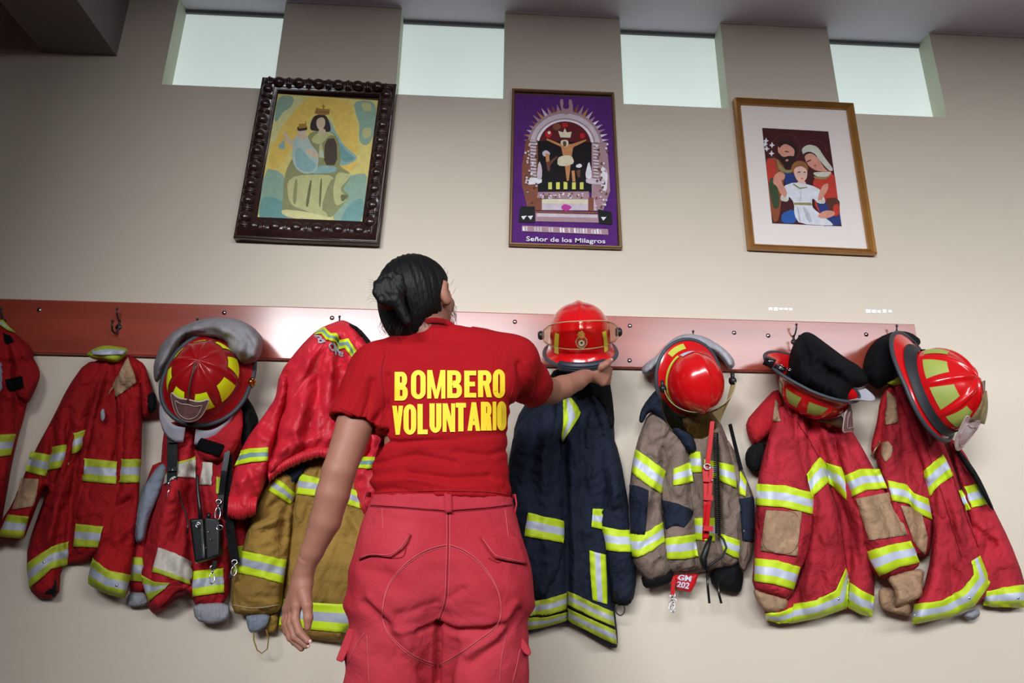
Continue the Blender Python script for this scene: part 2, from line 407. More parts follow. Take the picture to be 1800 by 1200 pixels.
struct('wall_shade_blocker', MB().box((XL, -1.67, 0), (-1.25, -1.55, CEIL)), roomm)  # added out of view to keep daylight off the left end of wall_back
struct('wall_front', MB().box((XL-.14, YF-.16, 0), (OX0, YF, CEIL)).box((OX1, YF-.16, 0), (XR+.14, YF, CEIL)).box((OX0, YF-.16, OZ), (OX1, YF, CEIL)).box((OX0, YF-.16, 0), (OX1, YF, 2.30)), roomm)  # unseen; closed below and just under the ceiling to shape daylight on wall_back
struct('ceiling_beam', MB().box((-1.755, YF, 2.755), (-1.473, 0, CEIL)), beamm)
# hairline of filler along the ceiling
fl = MB()
for i in range(0, len(xs), 2): fl.box((xs[i], -.006, CEIL-.007), (xs[i+1], 0, CEIL))
struct('trim_1', fl, mat('cornice_filler', (206, 200, 202), .6))

# ------------------------------------------------------------------ varnished rail with hooks
wood = mat('varnished_wood', (156, 66, 50), .38, .32, 2.2, .08, 25, spec=.5, coat=.8, croughness=.2, stretch=(.35, 1, 3.2))
rail = empty('coat_rail', (0, 0, 1.61), 'long varnished red brown wooden board screwed to the wall above the coats', 'coat rack')
rb = MB()
x0, x1, z0, z1 = -2.9, 1.578, 1.518, 1.708
b = .004
V = []; 
for (x, z) in ((x0, z0), (x1, z0), (x1, z1), (x0, z1)):
    sx = b if x == x0 else -b; sz = b if z == z0 else -b
    tz = .008*(z-z0)/(z1-z0); V += [(x, 0, z), (x, -.018-tz, z), (x+sx, -.022-tz, z+sz)]
F = [(2, 5, 8, 11)]
for k in range(4):
    a, c = 3*k, 3*((k+1) % 4); F += [(a, c, c+1, a+1), (a+1, c+1, c+2, a+2)]
rb.add(V, F); rb.build('board', wood, rail, False)
chrome = mat('chrome', (215, 215, 220), .18, metal=1.0)
steel = mat('steel', (150, 150, 155), .32, metal=1.0)
darkmetal = mat('dark_metal', (70, 70, 74), .4, metal=.8)
def railpt(px, py):
    c = P(px, py, -.026); c[1] = -.0222-.008*(c[2]-z0)/(z1-z0); return c
def screw(px, py):
    c = railpt(px, py); h = MB().ball(c, (.0065, .004, .0065), nu=14, nv=8); h.tube([c+[0, .003, 0], c+[0, -.001, 0]], .008, 14); return h.build('screw', chrome, rail)
for p in [(584, 559), (1107, 573), (1107, 633), (70, 545), (1350, 590), (395, 550), (905, 566), (1290, 585), (1522, 588)]: screw(*p)
def hook(px, py):
    c = railpt(px, py); m = MB()
    m.tube([c+[0, 0, .018], c+[0, -.003, .012], c+[0, -.003, -.02], c+[0, -.006, -.028], c+[0, -.02, -.034], c+[0, -.036, -.030], c+[0, -.044, -.016], c+[0, -.046, -.004]], .0032, 10)
    m.ball(c+[0, -.046, .0], .005, nu=12, nv=8); m.tube([c+[0, -.002, .012], c+[0, -.018, .020], c+[0, -.030, .034], c+[0, -.034, .046]], .0028, 8); m.ball(c+[0, -.034, .048], .0045, nu=12, nv=8)
    m.tube([c+[0, .001, -.006], c+[0, -.004, -.006]], .010, 16); return m.build('hook', darkmetal, rail)
for p in [(8, 572), (210, 572), (350, 590), (598, 585), (1010, 640), (1215, 610), (1395, 598), (1570, 600)]: hook(*p)

# ------------------------------------------------------------------ pictures
def frame_quad(px4, Y): return [P(x, y, Y) for x, y in px4]
def bil(q, u, v): return (q[0]*(1-u)+q[1]*u)*(1-v)+(q[3]*(1-u)+q[2]*u)*v
def moulding(name, outer, inner, prof, mats, parent, mi=0):
    """prof: list of (s 0 outer..1 inner, y)"""
    V = []; F = []; n = len(prof)
    for k in range(4):
        for s, y in prof:
            p = outer[k]*(1-s)+inner[k]*s; V.append((p[0], y, p[2]))
    for k in range(4):
        for j in range(n-1): a = k*n+j; c = ((k+1) % 4)*n+j; F.append((a, c, c+1, a+1))
    return V, F
def art(name, layers, mats, parent, Y):
    """flat printed sheet: polygons of plain colour laid one on another"""
    V = []; F = []; M = []
    for li, (poly, mi, rnd) in enumerate(layers):
        o = smoothpoly(poly, rnd) if rnd else np.asarray(poly, float); n = len(o)
        v, e, f, *_ = delaunay_2d_cdt([Vector(p) for p in o], [(i, (i+1) % n) for i in range(n)], [], 1, 1e-5)
        vv = np.array([tuple(p) for p in v]); q = PA(vv, Y-.00003*li); k = len(V); V += list(q)
        for t in f: F.append(tuple(int(i)+k for i in t)); M.append(mi)
    o = mesh(name, V, F, mats, parent, False, M)
    return o
def zpts(L, x0, y0, s): return [(x0+a/s, y0+b/s) for a, b in L]
def text_px(name, s, quad, place, mats, parent, offset=0.0, th=0.0):
    cu = bpy.data.curves.new('t', 'FONT'); cu.body = s; cu.offset = offset; cu.resolution_u = 3
    ob = bpy.data.objects.new('t', cu); COL.objects.link(ob); bpy.context.view_layer.update()
    me = bpy.data.meshes.new_from_object(ob.evaluated_get(bpy.context.evaluated_depsgraph_get())); bpy.data.objects.remove(ob); bpy.data.curves.remove(cu)
    v = np.array([tuple(q.co) for q in me.vertices])[:, :2]; lo, hi = v.min(0), v.max(0); uv = (v-lo)/(hi-lo); uv[:, 1] = 1-uv[:, 1]
    q = np.array(quad, float); u, w = uv[:, :1], uv[:, 1:]
    px = (q[0]*(1-u)+q[1]*u)*(1-w)+(q[3]*(1-u)+q[2]*u)*w
    F = [tuple(p.vertices) for p in me.polygons]; bpy.data.meshes.remove(me)
    return mesh(name, place(px), F, mats, parent, False)

# left picture: dark carved frame
q_out = frame_quad([(465, 145), (699, 157), (667, 435), (415, 425)], 0)
q_in = [bil(q_out, *uv) for uv in ((.133, .082), (.876, .079), (.868, .873), (.130, .873))]
pic = empty('framed_picture', (q_out[3]+q_out[2])/2, 'seated robed mother and child in a dark carved wooden frame', 'picture')
dwood = mat('carved_dark_wood', (52, 30, 28), .28, .3, 12, .15, 60, coat=.5)
V, F = moulding('f', q_out, q_in, [(0, 0), (0, -.030), (.04, -.034), (.10, -.030), (.16, -.034), (.3, -.052), (.55, -.050), (.8, -.036), (.92, -.034), (1, -.030), (1, -.012)], dwood, pic)
fm = MB().add(V, F)
# carved ovolo ornaments along all four sides
for k in range(4):
    A = (q_out[k]*.5+q_in[k]*.5); B = (q_out[(k+1) % 4]*.5+q_in[(k+1) % 4]*.5); L = np.linalg.norm(B-A); d = (B-A)/L; nn = np.cross(d, [0, 1, 0]); n = 6 if k in (0, 2) else 9
    for i in range(n):
        c = A+(B-A)*((i+.5)/n); c[1] = -.047; R = np.array([d, [0, -1, 0], nn]).T
        fm.ball(c, (L/n*.30, .015, .020), nu=12, nv=8, R=R)
        c2 = A+(B-A)*(i/n) if i else A; c2 = np.array(c2); c2[1] = -.044
        fm.ball(c2, (L/n*.10, .014, .024), nu=8, nv=6, R=R)
        for sgn in (-1, 1):
            c3 = c+d*sgn*L/n*.40; fm.ball(c3-np.array([0, -.004, 0]), (L/n*.05, .012, .022), nu=8, nv=6, R=R)
fm.build('frame', dwood, pic)
MB().hexa([np.array([p[0], -.010, p[2]]) for p in q_out], [np.array([p[0], -.001, p[2]]) for p in q_out]).build('backing', mat('hardboard', (90, 70, 50), .8), pic, False)
def cm(n, c, r=.35): return mat('print_'+n, c, r, .12, 38, spec=.4)
A1 = [cm('yellow', (232, 214, 128)), cm('pale_yellow', (226, 222, 158)), cm('green_cloud', (150, 180, 160)), cm('teal', (116, 164, 160)), cm('robe_green', (150, 152, 104)), cm('robe_light', (200, 200, 140)), cm('brown', (84, 70, 60)), cm('skin', (218, 196, 168)), cm('gold', (176, 128, 60)), cm('blue_veil', (150, 186, 184)), cm('dark_hair', (60, 52, 48)), cm('white_blue', (186, 204, 196)), cm('olive', (112, 116, 78)), cm('golden', (238, 204, 104))]
Z1 = lambda L: zpts(L, 430, 130, 3.75)
art('print', [
 (Z1([(210, 130), (880, 175), (770, 1010), (80, 975)]), 0, 0),
 (Z1([(420, 150), (700, 165), (750, 400), (740, 640), (600, 640), (600, 250), (440, 240), (240, 620), (150, 640), (180, 450), (330, 240)]), 13, 2),
 (Z1([(215, 135), (420, 150), (330, 240), (250, 330), (210, 430), (165, 470)]), 1, 2),
 (Z1([(220, 138), (330, 145), (310, 220), (250, 250), (210, 320), (195, 300)]), 2, 2),
 (Z1([(720, 172), (878, 180), (850, 420), (800, 480), (750, 440), (760, 330), (730, 260)]), 2, 2),
 (Z1([(760, 185), (830, 190), (840, 240), (790, 250)]), 5, 2), (Z1([(770, 360), (840, 350), (830, 420), (785, 425)]), 5, 2),
 (Z1([(130, 620), (240, 640), (300, 760), (330, 1000), (85, 975)]), 2, 1), (Z1([(110, 800), (230, 820), (300, 900), (260, 985), (85, 970)]), 3, 2),
 (Z1([(640, 680), (790, 650), (810, 680), (772, 1008), (560, 1000)]), 2, 1), (Z1([(680, 860), (790, 800), (772, 1000), (620, 995)]), 3, 2),
 (Z1([(260, 660), (330, 520), (600, 560), (640, 620), (700, 650), (690, 700), (640, 760), (700, 800), (640, 870), (560, 960), (420, 980), (240, 930), (250, 870)]), 4, 2),
 (Z1([(275, 670), (560, 660), (600, 700), (520, 880), (560, 960), (400, 900), (290, 860)]), 5, 2),
 (Z1([(240, 890), (400, 905), (580, 950), (600, 930), (540, 985), (360, 960), (250, 930)]), 1, 1),
 (Z1([(560, 700), (605, 690), (600, 830), (560, 930), (500, 890)]), 4, 1), (Z1([(330, 700), (350, 690), (340, 860), (315, 850)]), 4, 1), (Z1([(430, 700), (445, 700), (420, 880), (400, 870)]), 12, 1), (Z1([(500, 690), (512, 690), (500, 880), (488, 870)]), 12, 1),
 (Z1([(605, 640), (690, 660), (710, 650), (680, 700), (620, 760), (690, 820), (600, 880), (580, 780)]), 5, 2), (Z1([(630, 790), (690, 800), (640, 850)]), 12, 1),
 (Z1([(550, 280), (600, 380), (660, 480), (755, 550), (700, 590), (620, 610), (600, 480), (540, 360)]), 9, 2), (Z1([(600, 420), (680, 520), (740, 560), (650, 590), (610, 500)]), 3, 2),
 (Z1([(410, 430), (430, 380), (570, 370), (620, 430), (640, 600), (560, 640), (440, 600)]), 4, 2),
 (Z1([(530, 430), (605, 420), (612, 600), (520, 600)]), 6, 1),
 (Z1([(480, 600), (610, 610), (600, 650), (420, 660)]), 9, 1), (Z1([(430, 440), (500, 470), (560, 400), (600, 410), (560, 380), (480, 385)]), 5, 1),
 (Z1([(460, 270), (540, 265), (575, 370), (545, 385), (470, 375), (430, 370), (435, 320)]), 10, 2),
 (Z1([(475, 295), (520, 282), (535, 320), (520, 360), (495, 375), (472, 340)]), 7, 2), (Z1([(490, 365), (530, 360), (540, 395), (480, 400)]), 7, 1),
 (Z1([(462, 262), (470, 222), (515, 230), (562, 232), (558, 266), (510, 272)]), 8, 0), (Z1([(470, 246), (556, 248), (556, 256), (468, 254)]), 12, 0), (Z1([(516, 200), (524, 200), (526, 232), (514, 232)]), 8, 0), (Z1([(508, 210), (532, 210), (532, 217), (508, 217)]), 8, 0),
 (Z1([(320, 430), (350, 400), (410, 400), (440, 470), (490, 520), (480, 640), (400, 665), (330, 620), (310, 540)]), 11, 2),
 (Z1([(330, 500), (370, 480), (430, 560), (480, 600), (440, 655), (340, 625)]), 9, 2),
 (Z1([(350, 370), (405, 365), (412, 420), (380, 440), (350, 420)]), 7, 2), (Z1([(345, 345), (410, 340), (415, 370), (350, 378)]), 10, 1),
 (Z1([(355, 360), (358, 330), (402, 326), (415, 352)]), 8, 0), (Z1([(400, 312), (406, 312), (407, 332), (400, 332)]), 8, 0),
 (Z1([(252, 380), (268, 374), (290, 420), (330, 450), (310, 480), (270, 440)]), 7, 1), (Z1([(225, 470), (262, 430), (266, 495), (225, 490)]), 9, 0),
 (Z1([(400, 500), (440, 490), (490, 530), (480, 560), (420, 530)]), 7, 1), (Z1([(492, 470), (508, 450), (526, 555), (488, 550)]), 5, 0), (Z1([(500, 505), (515, 505), (517, 548), (498, 546)]), 11, 0),
 (Z1([(360, 945), (385, 940), (400, 965), (375, 980)]), 7, 1),
], A1, pic, -.026)

# middle picture: altar arch on purple, thin brass frame
q_out = frame_quad([(900, 160), (1078, 167), (1092, 440), (894, 434)], 0)
q_in = [bil(q_out, *uv) for uv in ((.028, .018), (.972, .018), (.970, .984), (.030, .984))]
pic2 = empty('framed_picture', (q_out[3]+q_out[2])/2, 'purple picture of a silver altar arch in a thin brass frame, middle of the three', 'picture')
brass = mat('dull_brass', (150, 118, 86), .35, .1, 20, metal=.7)
V, F = moulding('f', q_out, q_in, [(0, 0), (0, -.018), (.3, -.021), (.7, -.021), (1, -.016), (1, -.008)], brass, pic2); MB().add(V, F).build('frame', brass, pic2, False)
MB().hexa([np.array([p[0], -.006, p[2]]) for p in q_out], [np.array([p[0], -.001, p[2]]) for p in q_out]).build('backing', MATS['hardboard'], pic2, False)
A2 = [cm('purple', (92, 46, 122), .15), cm('silver', (214, 198, 210)), cm('silver_pink', (176, 140, 150)), cm('rust', (138, 80, 62)), cm('black', (20, 16, 20)), cm('dark_red', (96, 26, 32)), cm('tan_skin', (206, 142, 92)), cm('cream', (232, 220, 190)), cm('candle', (226, 222, 110)), cm('magenta', (190, 60, 160)), cm('brownish', (110, 70, 58)), cm('red', (196, 34, 40)), cm('ochre', (190, 132, 70)), cm('white', (240, 236, 244))]
Z2 = lambda L: zpts(L, 880, 150, 4.0)
L2 = [(Z2([(85, 60), (795, 88), (822, 1132), (70, 1118)]), 0, 0)]
rs = random.Random(4)
cx, cy = 452, 420
for i in range(26):       # scalloped outer rays of the arch
    a = math.pi*(1+i/25); r0, r1 = 235, 300+rs.uniform(-12, 14); da = .065
    L2.append((Z2([(cx+r0*math.cos(a-da), cy+r0*math.sin(a-da)), (cx+r1*math.cos(a), cy+(r1)*math.sin(a)), (cx+r0*math.cos(a+da), cy+r0*math.sin(a+da))]), [3, 2, 12, 1, 2][i % 5] if i < 18 else [1, 2, 13][i % 3], 0))
def arch(r0x, r0y, y0, m):
    L2.append((Z2([(cx+r0x*math.cos(math.pi*(1+i/20)), y0+r0y*math.sin(math.pi*(1+i/20))) for i in range(21)]+[(cx+r0x, y0+20), (cx-r0x, y0+20)]), m, 0))
arch(265, 250, 430, 2); arch(248, 232, 430, 1); arch(215, 195, 425, 2); arch(205, 185, 425, 13); arch(185, 172, 425, 5)
L2 += [(Z2([(262, 390), (650, 400), (640, 750), (258, 745)]), 4, 0),
 (Z2([(180, 380), (262, 385), (262, 880), (190, 870), (150, 700), (150, 560)]), 3, 0), (Z2([(205, 385), (250, 385), (250, 660), (212, 650)]), 1, 0), (Z2([(640, 400), (745, 400), (760, 560), (770, 740), (720, 880), (640, 880)]), 2, 0), (Z2([(650, 410), (690, 410), (690, 660), (655, 660)]), 1, 0), (Z2([(705, 560), (755, 600), (745, 760), (700, 700)]), 13, 1)]
for i in range(12): y = 395+i*22; L2.append((Z2([(205, y), (250, y+4), (250, y+10), (205, y+6)]), 10, 0)); L2.append((Z2([(652, y+8), (690, y+12), (690, y+18), (652, y+14)]), 10, 0))
L2 += [(Z2([(175, 650), (290, 650), (290, 690), (180, 700)]), 13, 1), (Z2([(600, 650), (740, 660), (730, 700), (600, 690)]), 1, 1),
 (Z2([(270, 520), (292, 580), (290, 660), (250, 660)]), 1, 1), (Z2([(620, 520), (640, 600), (640, 660), (590, 650)]), 13, 1),
 (Z2([(415, 100), (440, 95), (440, 130), (480, 130), (480, 95), (505, 105), (500, 170), (460, 215), (425, 170)]), 2, 1), (Z2([(438, 125), (482, 125), (480, 165), (440, 165)]), 0, 1),
 (Z2([(365, 280), (400, 262), (430, 290), (400, 320), (370, 310)]), 3, 1), (Z2([(430, 265), (470, 262), (475, 290), (440, 300)]), 11, 1), (Z2([(405, 320), (440, 330), (452, 300), (465, 330), (500, 325), (490, 368), (420, 365)]), 7, 0),
 (Z2([(315, 325), (350, 312), (365, 345), (340, 372), (315, 360)]), 11, 1), (Z2([(330, 325), (350, 322), (352, 340), (335, 345)]), 13, 1), (Z2([(555, 340), (590, 335), (592, 370), (560, 372)]), 11, 1),
 (Z2([(325, 372), (430, 415), (500, 412), (600, 380), (604, 388), (510, 436), (500, 500), (440, 500), (425, 432), (322, 384)]), 6, 0),
 (Z2([(425, 385), (470, 382), (480, 410), (455, 440), (420, 410)]), 7, 1), (Z2([(437, 392), (462, 392), (462, 430), (440, 430)]), 10, 1),
 (Z2([(400, 510), (440, 492), (500, 492), (520, 545), (470, 568), (400, 565)]), 7, 1), (Z2([(452, 565), (492, 562), (480, 670), (465, 670)]), 6, 0), (Z2([(498, 600), (520, 598), (526, 675), (505, 676)]), 6, 0),
 (Z2([(290, 470), (320, 452), (350, 475), (340, 500), (300, 500)]), 1, 1), (Z2([(315, 480), (340, 480), (345, 540), (320, 540)]), 6, 0), (Z2([(320, 540), (350, 530), (395, 495), (400, 505), (350, 560), (345, 605), (330, 600)]), 10, 0), (Z2([(530, 560), (560, 548), (575, 565), (560, 580), (530, 576)]), 13, 1), (Z2([(530, 600), (560, 590), (560, 640), (545, 650)]), 10, 0)]
for i, x in enumerate((348, 403, 456, 515, 570)): L2.append((Z2([(x-13, 682-(5 if i == 2 else 0)), (x+13, 680), (x+13, 730), (x-13, 730)]), 8, 0))
L2 += [(Z2([(262, 750), (620, 745), (625, 800), (255, 790)]), 2, 0), (Z2([(250, 795), (660, 800), (675, 880), (245, 875)]), 1, 0), (Z2([(290, 800), (640, 805), (640, 832), (290, 828)]), 7, 0), (Z2([(240, 882), (680, 888), (685, 900), (240, 893)]), 3, 0), (Z2([(245, 895), (685, 905), (690, 965), (245, 955)]), 2, 0), (Z2([(255, 900), (680, 910), (682, 930), (255, 922)]), 1, 0),
 (Z2([(245, 790), (290, 790), (290, 880), (245, 875)]), 3, 0), (Z2([(615, 790), (655, 790), (655, 885), (615, 880)]), 3, 0),
 (Z2([(425, 850), (450, 832), (495, 848), (500, 862), (460, 888), (430, 870)]), 9, 1),
 (Z2([(140, 850), (240, 850), (240, 965), (125, 960)]), 4, 0), (Z2([(685, 870), (780, 890), (785, 980), (690, 970)]), 4, 0), (Z2([(145, 920), (185, 915), (160, 945)]), 13, 0), (Z2([(190, 918), (228, 915), (212, 945)]), 13, 0), (Z2([(705, 925), (745, 925), (722, 950)]), 13, 0),
 (Z2([(150, 985), (755, 1010), (758, 1050), (150, 1025)]), 2, 0)]
for i in range(30): x = 155+i*20; y = 990+i*.8; L2.append((Z2([(x, y+rs.uniform(0, 8)), (x+12, y+rs.uniform(-4, 6)), (x+15, y+34), (x+2, y+30)]), rs.choice([1, 13, 2, 1]), 0))
for i in range(40): x = 265+rs.random()*350; y = 752+rs.random()*36; L2.append((Z2([(x, y), (x+10, y+3), (x+8, y+12), (x-2, y+10)]), rs.choice([1, 13, 10]), 0))
for i in range(60):
    sd = rs.random() < .5; x = rs.uniform(165, 250) if sd else rs.uniform(655, 750); y = rs.uniform(400, 850); L2.append((Z2([(x, y), (x+12, y+5), (x+7, y+18), (x-5, y+12)]), rs.choice([1, 13, 10, 3]), 0))
art('print', L2, A2, pic2, -.0145)
text_px('caption', 'Señor de los Milagros', [(925, 415), (1064, 420), (1064, 430), (925, 426)], lambda q: PA(q, -.0145-.00003*(len(L2)+6)), A2[13], pic2, offset=.012)

# right picture: cream mount, gold frame
q_out = frame_quad([(1287, 178), (1495, 188), (1536, 451), (1313, 441)], 0)
q_in = [bil(q_out, *uv) for uv in ((.052, .034), (.948, .034), (.948, .966), (.052, .966))]
pic3 = empty('framed_picture', (q_out[3]+q_out[2])/2, 'picture of a family of three on a wide cream mount in a gold frame', 'picture')
gold = mat('gilt_frame', (176, 124, 62), .32, .15, 15, metal=.55, coat=.3)
V, F = moulding('f', q_out, q_in, [(0, 0), (0, -.022), (.15, -.030), (.45, -.024), (.6, -.020), (.75, -.024), (1, -.018), (1, -.006)], gold, pic3); MB().add(V, F).build('frame', gold, pic3, False)
MB().hexa([np.array([p[0], -.004, p[2]]) for p in q_out], [np.array([p[0], -.001, p[2]]) for p in q_out]).build('backing', MATS['hardboard'], pic3, False)
MB().hexa([np.array([p[0], -.0072, p[2]]) for p in [q_out[0]*.6+q_in[0]*.4, q_out[1]*.6+q_in[1]*.4, q_out[2]*.6+q_in[2]*.4, q_out[3]*.6+q_in[3]*.4]], [np.array([p[0], -.005, p[2]]) for p in q_in]).build('mount', mat('mount_card', (236, 226, 222), .4, .01), pic3, False)
A3 = [cm('maroon', (70, 24, 30)), cm('red_robe', (196, 60, 48)), cm('blue', (40, 58, 120)), cm('brightblue', (44, 92, 170)), cm('green', (62, 80, 52)), cm('skin3', (216, 150, 130)), cm('hair3', (44, 26, 24)), cm('white3', (226, 226, 236)), cm('veil', (206, 204, 190)), cm('hairchild', (150, 98, 60)), cm('orange_brown', (150, 78, 48)), cm('goldtrim', (150, 140, 90)), cm('shade3', (190, 192, 206)), cm('skinpink', (232, 186, 172)), cm('brown3', (92, 50, 36))]
Z3 = lambda L: zpts(L, 1280, 170, 4.137)
def circ(x, y, r, n=14, sy=1): return [(x+r*math.cos(6.283*i/n), y+r*sy*math.sin(6.283*i/n)) for i in range(n)]
L3 = [(Z3([(247, 226), (728, 252), (826, 942), (320, 920)]), 0, 0),
 (Z3(circ(420, 375, 108)), 14, 0), (Z3(circ(420, 375, 102)), 0, 0), (Z3(circ(625, 400, 90)), 14, 0), (Z3(circ(625, 400, 85)), 0, 0),
 (Z3([(275, 450), (350, 440), (420, 520), (400, 640), (370, 900), (322, 915), (290, 640)]), 10, 1), (Z3([(272, 450), (330, 450), (350, 560), (300, 640), (288, 600)]), 1, 1), (Z3([(290, 600), (340, 580), (380, 760), (360, 820), (320, 800)]), 4, 2),
 (Z3([(400, 540), (480, 560), (500, 640), (420, 660)]), 2, 0),
 (Z3([(610, 560), (770, 530), (800, 760), (820, 900), (640, 860)]), 1, 1), (Z3([(640, 760), (800, 750), (822, 930), (700, 940)]), 2, 0), (Z3([(690, 740), (810, 730), (812, 870), (770, 880)]), 14, 1), (Z3([(760, 790), (805, 775), (812, 850), (770, 875)]), 1, 1),
 (Z3([(385, 850), (480, 810), (500, 920), (390, 920)]), 3, 1), (Z3([(520, 840), (640, 830), (700, 935), (520, 925)]), 3, 1),
 (Z3([(350, 440), (380, 500), (430, 540), (500, 510), (450, 560), (370, 540)]), 11, 1),
 (Z3([(360, 345), (400, 310), (470, 320), (505, 380), (500, 440), (470, 500), (420, 520), (375, 470), (355, 400)]), 6, 2), (Z3([(372, 370), (410, 340), (450, 355), (485, 385), (478, 440), (400, 440), (375, 420)]), 5, 2), (Z3([(375, 425), (410, 440), (430, 430), (480, 430), (478, 490), (420, 508), (380, 470)]), 6, 2), (Z3([(415, 458), (435, 452), (440, 465), (420, 472)]), 5, 1), (Z3([(412, 392), (440, 398), (440, 404), (412, 400)]), 6, 0), (Z3([(360, 360), (375, 370), (375, 420), (362, 400)]), 5, 1),
 (Z3([(530, 380), (580, 345), (650, 360), (700, 440), (770, 530), (740, 545), (680, 480), (610, 400), (550, 430)]), 8, 2), (Z3([(540, 415), (590, 395), (640, 420), (660, 470), (560, 470)]), 6, 1),
 (Z3([(548, 430), (600, 405), (650, 440), (700, 520), (735, 545), (640, 540), (580, 500)]), 5, 2), (Z3([(570, 470), (600, 455), (604, 462), (572, 478)]), 6, 0), (Z3([(620, 500), (640, 492), (634, 508)]), 1, 0), (Z3([(610, 550), (690, 545), (760, 545), (720, 585), (640, 580)]), 8, 2), (Z3([(625, 575), (700, 590), (760, 560), (700, 605), (620, 590)]), 11, 1),
 (Z3(circ(520, 520, 62, sy=.9)), 9, 1), (Z3([(480, 520), (530, 500), (575, 530), (575, 590), (540, 628), (500, 610), (478, 560)]), 13, 2), (Z3([(505, 545), (525, 543), (525, 551), (505, 552)]), 6, 0), (Z3([(548, 545), (565, 545), (565, 552), (548, 552)]), 6, 0), (Z3([(525, 592), (550, 590), (538, 600)]), 1, 0), (Z3([(505, 610), (560, 610), (570, 650), (500, 650)]), 13, 1),
 (Z3([(400, 650), (480, 620), (600, 640), (680, 680), (710, 770), (660, 780), (610, 730), (610, 800), (640, 830), (760, 920), (760, 938), (520, 925), (480, 860), (480, 770), (440, 720), (440, 760), (380, 750), (390, 700)]), 7, 1),
 (Z3([(478, 770), (600, 770), (612, 790), (480, 785)]), 11, 0), (Z3([(478, 630), (520, 660), (575, 655), (578, 662), (520, 672), (470, 640)]), 11, 0),
 (Z3([(525, 680), (530, 680), (528, 760), (522, 760)]), 12, 0), (Z3([(540, 800), (560, 800), (620, 910), (580, 915)]), 12, 1), (Z3([(500, 800), (510, 800), (530, 910), (515, 910)]), 12, 1),
 (Z3([(330, 580), (370, 540), (415, 560), (410, 600), (380, 610), (430, 690), (420, 740), (375, 700), (355, 650), (325, 630)]), 5, 1), (Z3([(650, 760), (660, 700), (690, 640), (730, 625), (725, 680), (690, 730), (680, 760)]), 5, 1),
 (Z3([(650, 860), (700, 825), (770, 830), (780, 860), (720, 885), (660, 880)]), 5, 1), (Z3([(380, 720), (440, 740), (430, 765), (380, 755)]), 8, 1), (Z3([(650, 750), (710, 750), (700, 780), (655, 770)]), 8, 1)]
for (x, y) in ((275, 320), (318, 352), (280, 378), (315, 412), (268, 345)): 
    L3.append((Z3([(x-20, y), (x-5, y-8), (x, y-24), (x+8, y-6), (x+22, y), (x+6, y+8), (x+2, y+22), (x-7, y+8)]), 7, 0))
art('print', L3, A3, pic3, -.0078)
# glass is not visible as a layer of its own; small painted-over screw marks under the right picture
for px, py, wd in ((1371, 543, 20), (1544, 547, 22)):
    a = P(px-wd, py, 0); b = P(px+wd, py, 0); m = MB(); r_ = random.Random(px)
    for k in range(5):
        t = a+(b-a)*(k/4.5); m.box((t[0], -.0016, t[2]-.006+r_.uniform(-.002, .002)), (t[0]+.012+r_.uniform(0, .006), 0, t[2]+.005+r_.uniform(-.002, .003)))
    o = m.build('paint_mark', mat('touch_up_white', (246, 248, 250), .35), None, False); tag(o, 'small white filler smear on the wall above the board, '+('left' if px < 1500 else 'right')+' one of two', 'paint mark', 'filler smears above the board')

# ------------------------------------------------------------------ cloth materials
def cloth(n, c, var=.12, b=.7, **k): return mat(n, c, .82, var, k.pop('vscale', 9), b, k.pop('bscale', 17), spec=.2, bdist=.03, **k)
red_old = cloth('worn_red_twill', (172, 32, 42), .30, vscale=6)
red_dark = cloth('dark_red_twill', (150, 20, 26), .3, vscale=6)
red_faded = cloth('faded_red_twill', (176, 42, 56), .32, vscale=6)
red_nylon = mat('bright_red_nylon', (204, 38, 54), .5, .06, 6, .4, 12, spec=.35, bdist=.03)
tan = cloth('tan_twill', (156, 122, 60), .32, vscale=7)
navy = cloth('navy_twill', (30, 36, 52), .15)
brown = cloth('brown_twill', (126, 108, 98), .22)
black = cloth('black_cloth', (16, 16, 19), .2)
greyc = cloth('grey_knit', (150, 150, 158), .12)
greyl = cloth('grey_lining', (128, 136, 150), .10)
beige = cloth('beige_suede', (168, 136, 108), .28, vscale=14)
lime = mat('lime_reflective', (198, 222, 38), .55, .10, 20, spec=.4)
limeold = mat('faded_lime_reflective', (172, 184, 52), .6, .3, 20, spec=.3)
silver = mat('silver_reflective', (168, 172, 186), .42, .10, 20, spec=.6)
silverw = mat('bright_silver_reflective', (196, 202, 222), .42, .08, 20, spec=.6)
dirty = mat('soiled_silver_reflective', (196, 188, 178), .6, .25, 30, spec=.3)
thread = cloth('pale_thread', (210, 190, 170), .05)
velcro = mat('black_velcro', (14, 13, 15), .95, .2, 60, .4, 900, spec=.1)
leather = mat('black_leather', (20, 21, 26), .28, .2, 15, .06, 200, coat=.3)
redstrap = mat('red_leather_strap', (196, 24, 30), .35, .1, 20)
LS = [lime, silver]; LSO = [limeold, silver]; LSW = [lime, silverw]
def seam(name, pts, target, parent, m=thread, w=.0007, off=.003):
    p = resample(smoothpoly(pts, 2, False), 5, False); V = hits(p, trees(target), off); return MB().tube(V, w, 6).build(name, m, parent)
def coat(px, label, group='turnout coats hanging from the coat rail', cat='coat', name='firefighter_coat'):
    return empty(name, P(*px, -.05), label, cat, group)

